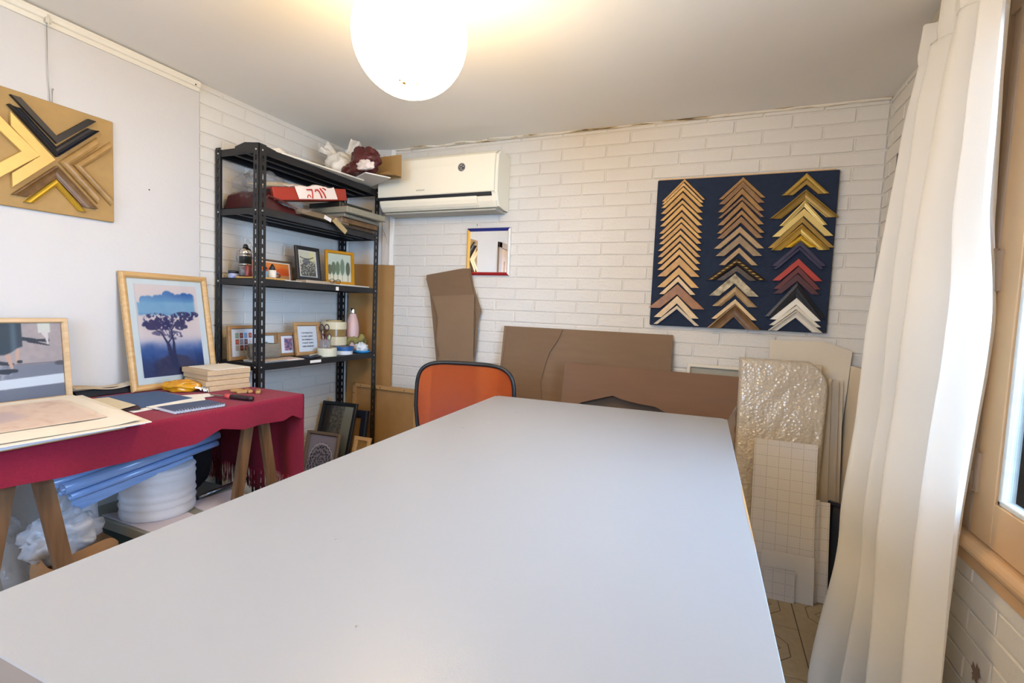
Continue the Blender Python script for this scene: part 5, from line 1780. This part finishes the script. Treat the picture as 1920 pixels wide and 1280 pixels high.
obj('plastic_film', MB().grid(lambda u, v: (-.10 + v * .185, -.28 + u * .50, .052 - .085 * max(0, v - .75) * (1 + math.sin(u * 11)) + .012 * fbm(u * 7, v * 5, 3)), 40, 16), BAGC, wp)
obj('loose_corner', MB().prism([(0, 0), (.11, -.06), (.13, -.035), (.03, .025)], 0, .003), mat('kraft_pale', '#b39c6d', .7), wp, (.062, .05, .012), (0, 0, math.pi / 2))
obj('price_label', MB().box(0, .0008, -.028, .028, -.011, .011), PAPER, wp, (.0565, .02, .02), (-.22, 0, 0))
# red box, tilted, with a white lettered paper over it
rb = thing('red_box', 'long red box lying tilted on the second shelf', 'box', (-1.115, 1.885, L2 + .055), (.205, 0, -.10))
obj('box', MB().cbox(-.13, 0, 0, .50, 0, .068, .003), mat('red_card', '#9c2f1d', .45), rb)
obj('box_end', MB().box(-.11, -.02, -.0012, 0, .008, .06), mat('red_dark', '#2c1210', .6), rb)
bn_ = thing('lettered_paper', 'white paper with big red letters draped over the red box', 'paper', (-1.115, 1.885, L2 + .055), (.205, 0, -.10))
def drape(u, v):
    y = .115 + u * .27 + .035 * (1 - v)
    if v < .5:                                   # front drop
        t = v / .5
        return (.0045 + .002 * math.sin(u * 8), y - .02 * t * 0, .006 + .068 * t)
    t = (v - .5) / .5
    return (.004 - .10 * t, y - .10 * t * (1 - u), .076 + .020 * t * math.sin(u * 4 + 1) + .012 * fbm(u * 4, t * 3, 6))
obj('sheet', MB().grid(drape, 30, 24), mat('paper_pinkwhite', '#e3d5cb', .7), bn_)
obj('sheet_fold', MB().grid(lambda u, v: (-.02 - .07 * v, -.08 + u * .34, .074 + .022 * math.sin(u * 2.4 + .4) * v + .006 * v), 24, 6), mat('paper_cream2', '#dccdb0', .7), bn_)
lt = MB()
RD = mat('letter_red', '#c03222', .5)
def stroke_y(pts, w):
    lt.tube([(.0070, y, z) for y, z in pts], w, 5)
stroke_y([(.205, .056), (.222, .0565), (.243, .057)], .0042)
stroke_y([(.241, .057), (.243, .04), (.241, .022), (.238, .010)], .0040)
stroke_y([(.206, .012), (.207, .022), (.215, .029), (.224, .025), (.228, .015)], .0030)
stroke_y([(.264, .047), (.266, .056), (.280, .058), (.292, .048), (.300, .030), (.305, .012)], .0042)
stroke_y([(.300, .066), (.306, .058), (.318, .046), (.328, .028), (.332, .012)], .0042)
stroke_y([(.318, .068), (.330, .064), (.340, .057)], .0036)
obj('lettering', lt, RD, bn_)
# stack of frames at the right end
GF = 'frames stacked flat on the second shelf'
def flatframe(x, y, z, w, d, fw, dep, m, r, lab):
    t = thing('picture_frame', lab, 'frame', (x, y, z), (0, 0, r), GF)
    mb = MB()
    mb.cbox(-w / 2, w / 2, -d / 2, -d / 2 + fw, 0, dep, .003).cbox(-w / 2, w / 2, d / 2 - fw, d / 2, 0, dep, .003)
    mb.cbox(-w / 2, -w / 2 + fw, -d / 2 + fw, d / 2 - fw, 0, dep, .003).cbox(w / 2 - fw, w / 2, -d / 2 + fw, d / 2 - fw, 0, dep, .003)
    obj('frame', mb, m, t)
    obj('backing', MB().box(-w / 2 + fw * .5, w / 2 - fw * .5, -d / 2 + fw * .5, d / 2 - fw * .5, .002, .006), mat('backing_grey', '#6d675c', .9), t)
flatframe(-1.23, 2.505, L2, .29, .34, .03, .022, SM['dk'], 0, 'dark brown frame at the bottom of the flat stack on the second shelf')
flatframe(-1.215, 2.50, L2 + .0225, .30, .33, .03, .030, SM['br3'], -.03, 'brown frame second from the bottom of the flat stack')
flatframe(-1.195, 2.49, L2 + .053, .30, .34, .025, .020, mat('frame_greyed', '#7f7a6c', .5), .02, 'greyish frame third from the bottom of the flat stack')
flatframe(-1.155, 2.485, L2 + .0735, .32, .35, .03, .036, mat('frame_grey', '#8d8877', .5), -.05, 'wide grey frame jutting out of the flat stack towards the air conditioner')
flatframe(-1.20, 2.47, L2 + .110, .26, .28, .025, .034, mat('frame_char', '#26251f', .5), -.06, 'charcoal frame on top of the flat stack under the upper shelf')
tag(obj('cardboard_strip', MB().cbox(-.05, .05, -.14, .14, 0, .004, .001), mat('strip_tan', '#b59a72', .8), None, (-1.16, 2.50, L2 + .1445), (0, 0, -.1)), 'thin tan strip lying on the charcoal frame', 'strip')
# --- third shelf
tag(obj('wood_plate', MB().cbox(-.115, .06, -.075, .085, 0, .010, .002), mat_wood('ply_yellow', '#cfa560', '#b98d47'), None, (-1.175, 1.875, L3), (0, 0, .05)), 'small yellow plywood plate at the left of the third shelf', 'plate')
sc = thing('spray_can', 'black and silver spray can with a domed top on the third shelf', 'spray can', (-1.25, 1.824, L3 + .0105))
obj('body', MB().lathe([(.029, 0), (.030, .004), (.030, .030)], 28), mat('can_black', '#1d201f', .3), sc)
obj('label_band', MB().lathe([(.0302, .004), (.0302, .055)], 28), mat('can_label', '#7c8283', .4, var=.5, vscale=40, var2='#5b3a3a'), sc)
obj('body_upper', MB().lathe([(.030, .055), (.030, .105), (.0305, .108)], 28), mat('can_black', '#1d201f', .3), sc)
obj('rim', MB().lathe([(.0312, .058), (.0315, .062), (.0312, .066)], 28).lathe([(.031, .104), (.0315, .108), (.031, .112)], 28), mat('chrome', '#c8c4bc', .15, 1.0), sc)
obj('shoulder', MB().lathe([(.030, .108), (.030, .128), (.026, .142), (.016, .150), (.013, .151)], 28), mat('chrome', '#c8c4bc', .15, 1.0), sc)
obj('nozzle', MB().lathe([(.013, .150), (.0125, .160), (.008, .168), (0, .169)], 20), mat('can_black', '#1d201f', .3), sc)
jr = thing('red_jar', 'small dark red jar beside the spray can on the third shelf', 'jar', (-1.205, 1.803, L3 + .0105))
obj('jar', MB().lathe([(.014, 0), (.015, .004), (.015, .046), (.012, .052), (.012, .058), (0, .058)], 20), mat('jar_red', '#7a2a22', .3), jr)
bj = thing('small_tub', 'small blue and white tub with black lid at the left of the third shelf', 'tub', (-1.335, 1.822, L3))
obj('tub', MB().lathe([(.024, 0), (.026, .003), (.026, .026), (0, .026)], 22), mat('tub_blue', '#6f7fae', .4, var=.4, vscale=60, var2='#c3c6d8'), bj)
obj('lid', MB().lathe([(.027, .0262), (.027, .040), (.0, .041)], 22), mat('lid_black', '#23222a', .4), bj)
pbg = thing('plastic_bag', 'clear plastic bag hanging behind the left post of the third shelf', 'bag', (-1.335, 1.905, L3))
obj('bag_body', blob((0, 0, .085), (.045, .045, .085), 61, .5, 1.8, 0.0), BAGC, pbg)
obj('contents', blob((.0, -.005, .05), (.022, .024, .028), 62, .3, 2.0, 0.0), mat('contents_cream', '#d8bfa4', .6), pbg)
def art_orange(u, v):
    c = mixc(full(rgbh('#c4531f'), u), rgbh('#d98538'), ss(.4, .9, v + .3 * (vnoise(u, v, 5, 5, 31) - .5)))
    c = mixc(c, rgbh('#8fb0c0'), ss(.52, .44, v + .12 * u) * ss(.05, .1, u) * ss(.98, .85, u + .3 * (1 - v)))
    c = mixc(c, rgbh('#b98656'), ss(.25, .18, v) * ss(.35, .5, u))
    c = mixc(c, rgbh('#2b2a2c'), ss(1, .7, ((u - .36) / .06) ** 2 + ((v - .62) / .12) ** 2))
    c = mixc(c, rgbh('#6b3a2a'), ss(.05, .03, np.abs(np.hypot((u - .66) * 1.6, v - .18) - .12)))
    return c
framed('framed_picture', 'orange and blue picture in a thin brown frame on the third shelf', 'picture', .305, .125, .011, .012, mat_wood('frame_walnut', '#6d5844', '#574330'), (-1.335, 2.055, L3), .12, math.pi / 2,
       art_orange, (.262, .088), .019, mat('mount_cream', '#ddd3c2', .8), True, 70, 40)
tag(obj('white_card', MB().box(-.03, .03, -.09, .06, 0, .004), PAPER, None, (-1.16, 2.03, L3), (0, 0, .1)), 'white card lying before the orange picture', 'card')
cupw = thing('white_tub', 'small white tub with black pointed lid behind the post on the third shelf', 'tub', (-1.145, 1.90, L3 + .0115))
obj('tub', MB().lathe([(.018, 0), (.020, .003), (.020, .040), (0, .041)], 20), mat('tub_white', '#d8d6cc', .5), cupw)
obj('cap', MB().lathe([(.016, .041), (.013, .055), (.004, .072), (0, .073)], 16), mat('lid_black', '#23222a', .4), cupw)
def art_cow(u, v):
    n, m = vnoise(u, v, 9, 12, 41), vnoise(u, v, 26, 34, 42)
    c = mixc(full(rgbh('#c9c9b4'), u), rgbh('#d7d3a0'), ss(.5, .8, u) * ss(.5, .7, v))
    dark = ss(.66, .55, v + .10 * (n - .5)) * ss(.40, .55, m + .25 * (.55 - v))
    c = mixc(c, rgbh('#2b2b2e'), dark)
    head = ss(1.1, .8, ((u - .42) / .26) ** 2 + ((v - .60) / .11) ** 2)
    c = mixc(c, rgbh('#5d5f66'), head * .8)
    c = mixc(c, rgbh('#c6c5b2'), ss(.62, .75, m) * ss(.6, .3, v) * .9)
    horn = ss(.03, .015, np.abs(v - .70 - .10 * (u - .42) ** 2 * 4)) * ss(.5, .45, np.abs(u - .42))
    return mixc(c, rgbh('#3c3a38'), horn * .8)
framed('framed_print', 'black framed print of a dark shaggy animal on the third shelf', 'picture', .185, .205, .022, .016, BLACK_STEEL, (-1.26, 2.265, L3 + .020), .13, math.pi / 2 - .02,
       art_cow, (.118, .150), .026, mat('mount_white', '#d9d5cd', .8), True, 50, 64)
tag(obj('pale_block', MB().cbox(-.045, .04, -.11, .12, 0, .019, .002), mat('block_pale', '#b8a894', .7), None, (-1.205, 2.265, L3), (0, 0, 0)), 'low pale block under the black framed print', 'block')
def art_trees(u, v):
    c = mixc(full(rgbh('#b9c7bd'), u), rgbh('#cfd6c2'), ss(.5, .1, v))
    n = vnoise(u, v, 20, 24, 51)
    for k, (x, h, col) in enumerate(((.08, .58, '#5c6a5c'), (.24, .68, '#61735f'), (.42, .70, '#6a7c64'), (.62, .80, '#708570'), (.86, .70, '#56614c'))):
        d = ((u - x) / .095) ** 2 + ((v - (h + .26) / 2) / ((h - .20) / 2)) ** 2
        c = mixc(c, rgbh(col), ss(1.15, .8, d + .3 * (n - .5)))
        c = mixc(c, rgbh('#5a5440'), ss(.012, .006, np.abs(u - x)) * ss(.30, .28, v))
    for x in (.03, .16, .33, .52, .74, .93):
        c = mixc(c, rgbh('#d5d2bd'), ss(.07, .05, np.abs(u - x) * (1 + .8 * v)) * ss(.24, .20, v + .04 * np.sin(u * 60)))
    return c
framed('framed_print', 'gold framed print of five green trees on the third shelf', 'picture', .20, .215, .020, .018, mat('gilt_bright', '#cf9420', .3, .45, var=.15, vscale=10), (-1.21, 2.475, L3 + .010), .07, math.pi / 2 - .32,
       art_trees, None, None, None, True, 60, 64)
tag(obj('white_tray', MB().cbox(-.08, .09, -.14, .14, 0, .009, .002), mat('tray_white', '#cfcabd', .5), None, (-1.20, 2.51, L3), (0, 0, .02)), 'flat white board under the gold framed print', 'board')
gls = thing('spectacles', 'pair of dark spectacles at the edge of the third shelf', 'spectacles', (-1.125, 2.345, L3 + .012))
for s in (-1, 1):
    obj('rim', MB().tube([(.0, s * .026 + .020 * math.cos(a), .012 + .012 * math.sin(a)) for a in [i * math.pi / 8 for i in range(16)]], .0018, 5, closed=True), mat('spec_black', '#251c18', .4), gls)
    obj('temple', MB().tube([(0, s * .047, .016), (-.05, s * .046, .014), (-.075, s * .044, .002)], .0016, 5), mat('spec_black', '#251c18', .4), gls)
obj('bridge', MB().tube([(0, -.007, .015), (0, 0, .018), (0, .007, .015)], .0016, 5), mat('spec_black', '#251c18', .4), gls)
# --- fourth shelf
WOODF = mat_wood('frame_wood', '#a17a4d', '#85623a')
def art_stamps(u, v):
    c = full(rgbh('#dfe3ea'), u)
    cols = ['#7fae9f', '#7d2b3f', '#6fa6cf', '#b3503f', '#b4503c', '#8d92a8', '#6b4550', '#c9cdd6', '#a9a7a0', '#8d322f', '#84404a', '#c9cdd6']
    for k, h in enumerate(cols):
        i, j = k % 4, k // 4
        x0, y0 = .17 + i * .165, .66 - j * .225
        inn = ss(x0, x0 + .008, u) * ss(x0 + .138, x0 + .130, u) * ss(y0, y0 + .008, v) * ss(y0 + .195, y0 + .187, v)
        c = mixc(c, rgbh(h), inn)
        dd = ((u - x0 - .069) / .045) ** 2 + ((v - y0 - .097) / .06) ** 2
        c = mixc(c, mixc(rgbh(h), (.92, .72, .55), .5), inn * ss(1, .4, dd))
    return c
framed('framed_stamps', 'wooden framed set of colourful stamps at the left of the fourth shelf', 'picture', .200, .188, .020, .02, WOODF, (-1.325, 1.878, L4), .06, math.pi / 2,
       art_stamps, None, None, None, True, 72, 70)
def art_small(u, v):
    c = full(rgbh('#d8dfe4'), u)
    return mixc(c, rgbh('#6f8f86'), ss(1, .6, ((u - .4) / .2) ** 2 + ((v - .55) / .15) ** 2))
framed('framed_print', 'small wooden framed print half hidden behind the woven pouch', 'picture', .125, .142, .016, .016, WOODF, (-1.325, 2.028, L4), .08, math.pi / 2,
       art_small, None, None, None, True, 24, 24)
def art_purple(u, v):
    c = full(rgbh('#e6e6ec'), u)
    n = vnoise(u, v, 10, 12, 61, 3)
    inn = ss(.24, .26, u) * ss(.74, .72, u) * ss(.14, .16, v) * ss(.86, .84, v)
    art = mixc(full(rgbh('#5f5a86'), u), rgbh('#c08a94'), ss(.45, .6, n))
    return mixc(c, art, inn)
framed('framed_print', 'small wooden framed purple print in the middle of the fourth shelf', 'picture', .150, .142, .020, .018, WOODF, (-1.305, 2.160, L4), .10, math.pi / 2 - .05,
       art_purple, None, None, None, True, 40, 40)
def art_text(u, v):
    c = full(rgbh('#d3dae0'), u)
    n = vnoise(u, v, 40, 60, 71, 2)
    for k in range(5):
        y = .73 - k * .13
        ln = ss(.030, .020, np.abs(v - y)) * ss(.20, .22, u) * ss(.80, .78, u)
        c = mixc(c, rgbh('#4a4e58'), ln * ss(.32, .42, n) * .9)
    return c
framed('framed_quote', 'pale wooden frame holding five lines of dark lettering', 'picture', .185, .205, .024, .018, mat_wood('frame_beech', '#bb9566', '#a37d4f'), (-1.258, 2.270, L4), .16, math.pi / 2 - .12,
       art_text, None, None, None, True, 80, 90)
pc = thing('woven_pouch', 'grey woven zip pouch on the fourth shelf behind the post', 'pouch', (-1.20, 1.90, L4 + .012), (0, 0, 1.5))
def pouch(u, v):
    a = v * 2 * math.pi
    x = (u - .5) * .185
    w = .030 * (.35 + .65 * math.sin(math.pi * min(max(u, .04), .96)) ** .4)
    zz = .040 + .040 * math.sin(a)
    return (x, w * math.cos(a) * (1 - .5 * zz / .08), zz + .006 * fbm(u * 4, v * 2, 3) + .003)
obj('pouch_body', MB().grid(pouch, 30, 28), mat('woven_grey', '#9d9689', .9, bump=.7, bscale=90, var=.3, vscale=30, stretch=(1, 1, 8)), pc)
obj('zip', MB().tube([(-.085, 0, .078), (0, -.002, .084), (.085, 0, .08)], .0028, 6), mat('zip_dark', '#4c4a48', .5), pc)
GPp = 'papers at the front of the fourth shelf'
flat('paper_sheet', [(-1.13, 1.83), (-1.12, 2.10), (-1.25, 2.12), (-1.27, 1.83)], L4, .004, mat('sheet_warm', '#d9d0c4', .8), 'warm white papers lowest at the front of the fourth shelf', 'paper', GPp)
flat('paper_sheet', [(-1.14, 1.86), (-1.125, 2.05), (-1.22, 2.07), (-1.25, 1.85)], L4 + .0045, .003, mat('sheet_pink', '#d5b9ae', .8), 'pinkish paper among the papers on the fourth shelf', 'paper', GPp)
flat('paper_sheet', [(-1.12, 1.83), (-1.115, 1.98), (-1.24, 2.0), (-1.26, 1.82)], L4 + .008, .003, mat('sheet_beige', '#c3ac92', .8), 'beige paper on top of the papers under the pouch', 'paper', GPp)
tag(obj('dark_wallet', MB().cbox(-.035, .035, -.06, .06, 0, .010, .003), mat('wallet_navy', '#20222e', .5), None, (-1.155, 2.185, L4), (0, 0, .25)), 'flat dark wallet lying in front of the lettered frame', 'wallet')
tag(obj('pen', MB().tube([(0, -.055, 0), (0, .045, 0), (0, .058, 0)], [.004, .004, .001], 8), mat('pen_silver', '#c9c7c0', .35, .5), None, (-1.165, 2.22, L4 + .0145), (0, 0, .35)), 'silver pen lying on the dark wallet', 'pen')
# cup of scissors
cp_ = thing('pencil_cup', 'clear pencil cup beside the lettered frame', 'cup', (-1.215, 2.36, L4))
obj('cup', MB().lathe([(.034, .001), (.037, .10), (.0355, .10), (.033, .004), (0, .004)], 28), mat_clear('cup_clear', '#b9b4b8', .35, .1, .05), cp_)
SCI = mat('scissor_dark', '#3c1f26', .4)
SCM = mat('scissor_maroon', '#5e1f2e', .4)
def scissors(x, y, zt, tilt, m, lab):
    t = thing('scissors', lab, 'scissors', (x, y, L4 + .006), (tilt * .3, tilt, 1.2), 'scissors in the pencil cup')
    for s in (-1, 1):
        obj('handle', MB().tube([(s * .017 + .014 * math.cos(a), 0, zt + .02 * math.sin(a)) for a in [i * math.pi / 9 for i in range(18)]], .0036, 6, closed=True).tube([(s * .010, 0, zt - .018), (s * .003, 0, zt - .05)], .0045, 6), m, t)
    obj('blade', MB().prism([(-.006, 0), (.004, .0), (.006, zt - .045), (-.006, zt - .045)], -.001, .001), mat('tool_steel', '#8d8a88', .35, .8), t)
scissors(-1.215, 2.365, .165, -.05, SCI, 'tall black-handled scissors in the pencil cup')
scissors(-1.205, 2.345, .108, .10, SCM, 'short maroon-handled scissors in the pencil cup')
tag(obj('marker', MB().tube([(0, 0, 0), (0, .004, .09), (0, .006, .10), (0, .007, .125)], [.006, .006, .0075, .0075], 10), mat('marker_green', '#a8c99a', .4), None, (-1.195, 2.372, L4 + .006)), 'pale green marker standing in the pencil cup', 'marker')
tag(obj('brush', MB().tube([(0, 0, 0), (0, -.012, .15)], [.003, .002], 8), mat('brush_white', '#dcd8d0', .4), None, (-1.215, 2.352, L4 + .006)), 'thin white stick standing in the pencil cup', 'stick')
def tape(x, y, z, r0, r1, h, m, lab, grp='tape rolls on the fourth shelf'):
    t = thing('tape_roll', lab, 'tape', (x, y, z), (0, 0, 0), grp)
    obj('tape', MB().ring(r0 + .003, r1, 0, h, 44), m, t)
    obj('core', MB().ring(r0, r0 + .003, .0005, h - .0005, 36), CARDBOARD, t)
TC = mat('tape_cream', '#d9cfae', .4)
TBR = mat('tape_brown', '#8f7442', .3, coat=.3)
tape(-1.290, 2.52, L4, .038, .082, .030, TBR, 'brown tape roll at the bottom of the tall tape stack')
tape(-1.290, 2.52, L4 + .0305, .038, .076, .022, mat('tape_tan', '#b09a6a', .4), 'tan tape roll second from the bottom of the tall tape stack')
tape(-1.288, 2.522, L4 + .053, .038, .078, .055, TC, 'cream tape roll below the brown one in the tall tape stack')
tape(-1.290, 2.52, L4 + .1085, .038, .074, .048, TBR, 'shiny brown tape roll high in the tall tape stack')
tape(-1.291, 2.52, L4 + .157, .038, .080, .048, TC, 'cream tape roll near the top of the tall tape stack')
tape(-1.291, 2.52, L4 + .2055, .030, .050, .010, mat('tape_tan', '#b09a6a', .4), 'thin tan tape roll on the very top of the tall tape stack')
tape(-1.162, 2.325, L4, .030, .058, .050, mat('tape_clear', '#cfcbb4', .18, coat=.5), 'glossy off-white tape roll at the front edge of the fourth shelf')
tape(-1.175, 2.480, L4, .034, .060, .024, mat('tape_white', '#d5dbe2', .4), 'white tape roll under the blue one on the fourth shelf')
tape(-1.172, 2.482, L4 + .0245, .034, .062, .026, mat('tape_blue', '#1d5593', .45), 'blue masking tape roll on the fourth shelf')
btl = thing('water_bottle', 'pink steel water bottle with chrome cap on the fourth shelf', 'bottle', (-1.245, 2.648, L4))
obj('body', MB().lathe([(.036, 0), (.040, .006), (.042, .04), (.0425, .12), (.042, .17), (.036, .21), (.026, .243), (.0205, .258), (.020, .262)], 36), mat('bottle_pink', '#d2afa9', .35), btl)
obj('cap', MB().lathe([(.0215, .262), (.022, .265), (.0215, .292), (.019, .297), (0, .298)], 30), mat('chrome', '#c8c4bc', .15, 1.0), btl)
scn = thing('scrunchie', 'olive frilled scrunchie slipped around the pink bottle', 'scrunchie', (-1.245, 2.648, L4 + .082))
def fr_(u, v):
    a, b_ = u * 2 * math.pi, v * 2 * math.pi
    rad = .058 + .012 * math.sin(a * 2 + .5)
    t = .016 * (1 + .3 * math.sin(a * 9))
    return ((rad + t * math.cos(b_)) * math.cos(a), (rad + t * math.cos(b_)) * math.sin(a) * 1.18, t * 1.3 * math.sin(b_) + .010 * math.sin(a * 5) + .010 * math.cos(a * 2))
obj('fabric', MB().grid(fr_, 90, 14), mat('olive_cloth', '#8a7f45', .8, bump=.3, bscale=60), scn)
dsh = thing('blue_dish', 'round bright blue dish with crumpled tissue at the right of the fourth shelf', 'dish', (-1.165, 2.640 - .0, L4))
dsh.location = (-1.165, 2.628 + .02, L4)
obj('dish', MB().lathe([(.050, 0), (.056, .003), (.057, .014), (.054, .016), (.050, .008), (0, .008)], 36), mat('dish_blue', '#1f86c9', .35), dsh)
tis = tag(obj('tissue', blob((0, 0, .022), (.036, .036, .030), 71, .5, 2.4, 0.0, 36, 24), mat('tissue_bright', '#dde3e8', .8)), 'crumpled white tissue sitting in the blue dish', 'tissue')
tis.location = (-1.165, 2.648, L4 + .009)

# ================================================================== FRAMES ON THE FLOOR BY THE SHELVING
def art_grey(u, v):
    n = vnoise(u, v, 24, 40, 81)
    c = mixc(full(rgbh('#50545c'), u), rgbh('#7d8087'), ss(.35, .7, n))
    c = mixc(c, rgbh('#23262d'), ss(.30, .12, u + .1 * (n - .5)))
    return mixc(c, rgbh('#8d979b'), ss(.66, .70, u + .1 * (1 - v)))
framed('framed_photograph', 'black framed grey photograph leaning low beside the shelving', 'picture', .265, .50, .026, .02, mat('frame_ebony', '#12161c', .35), (-1.235, 2.415, .103), .30, .12,
       art_grey, None, None, None, True, 60, 90)
def art_mandala(u, v):
    c = full(rgbh('#8f8a98'), u)
    x, y = (u - .5) * 2, (v - .42) * 2.2
    r, a = np.hypot(x, y), np.arctan2(y, x)
    pat = np.sin(r * 26 + 2 * np.sin(a * 8)) * np.cos(a * 12 + r * 6)
    c = mixc(c, rgbh('#2c2934'), ss(-.05, .25, pat) * ss(.97, .93, r) * .85)
    c = mixc(c, rgbh('#b6b0ba'), ss(.06, .03, np.abs(r - .88)) * ss(.1, .2, y))
    return c
framed('framed_print', 'taupe framed black line mandala print leaning in front of the black frame', 'picture', .245, .33, .020, .02, mat('frame_taupe', '#746353', .6), (-1.205, 2.295, .103), .24, .10,
       art_mandala, (.20, .285), .022, None, False, 110, 150)
framed('picture_frame', 'small pale pine frame between the black and navy frames', 'frame', .13, .36, .028, .018, PALE_OAK, (-1.06, 2.47, .02), .28, .05, backm=mat_wood('pine_pale', '#a98c64', '#94784f'))
framed('picture_frame', 'dark navy frame leaning against the right shelving post', 'frame', .22, .42, .055, .03, mat('frame_navy', '#1b2740', .35), (-1.215, 2.60, .103), .17, .08, backm=MDF)
tag(obj('wood_batten', MB().cbox(-.008, .008, -.005, .005, 0, .50, .001), PALE_OAK, None, (-1.385, 2.50, .103), (-.20, 0, 0)), 'thin pale batten leaning left of the black framed photograph', 'batten')
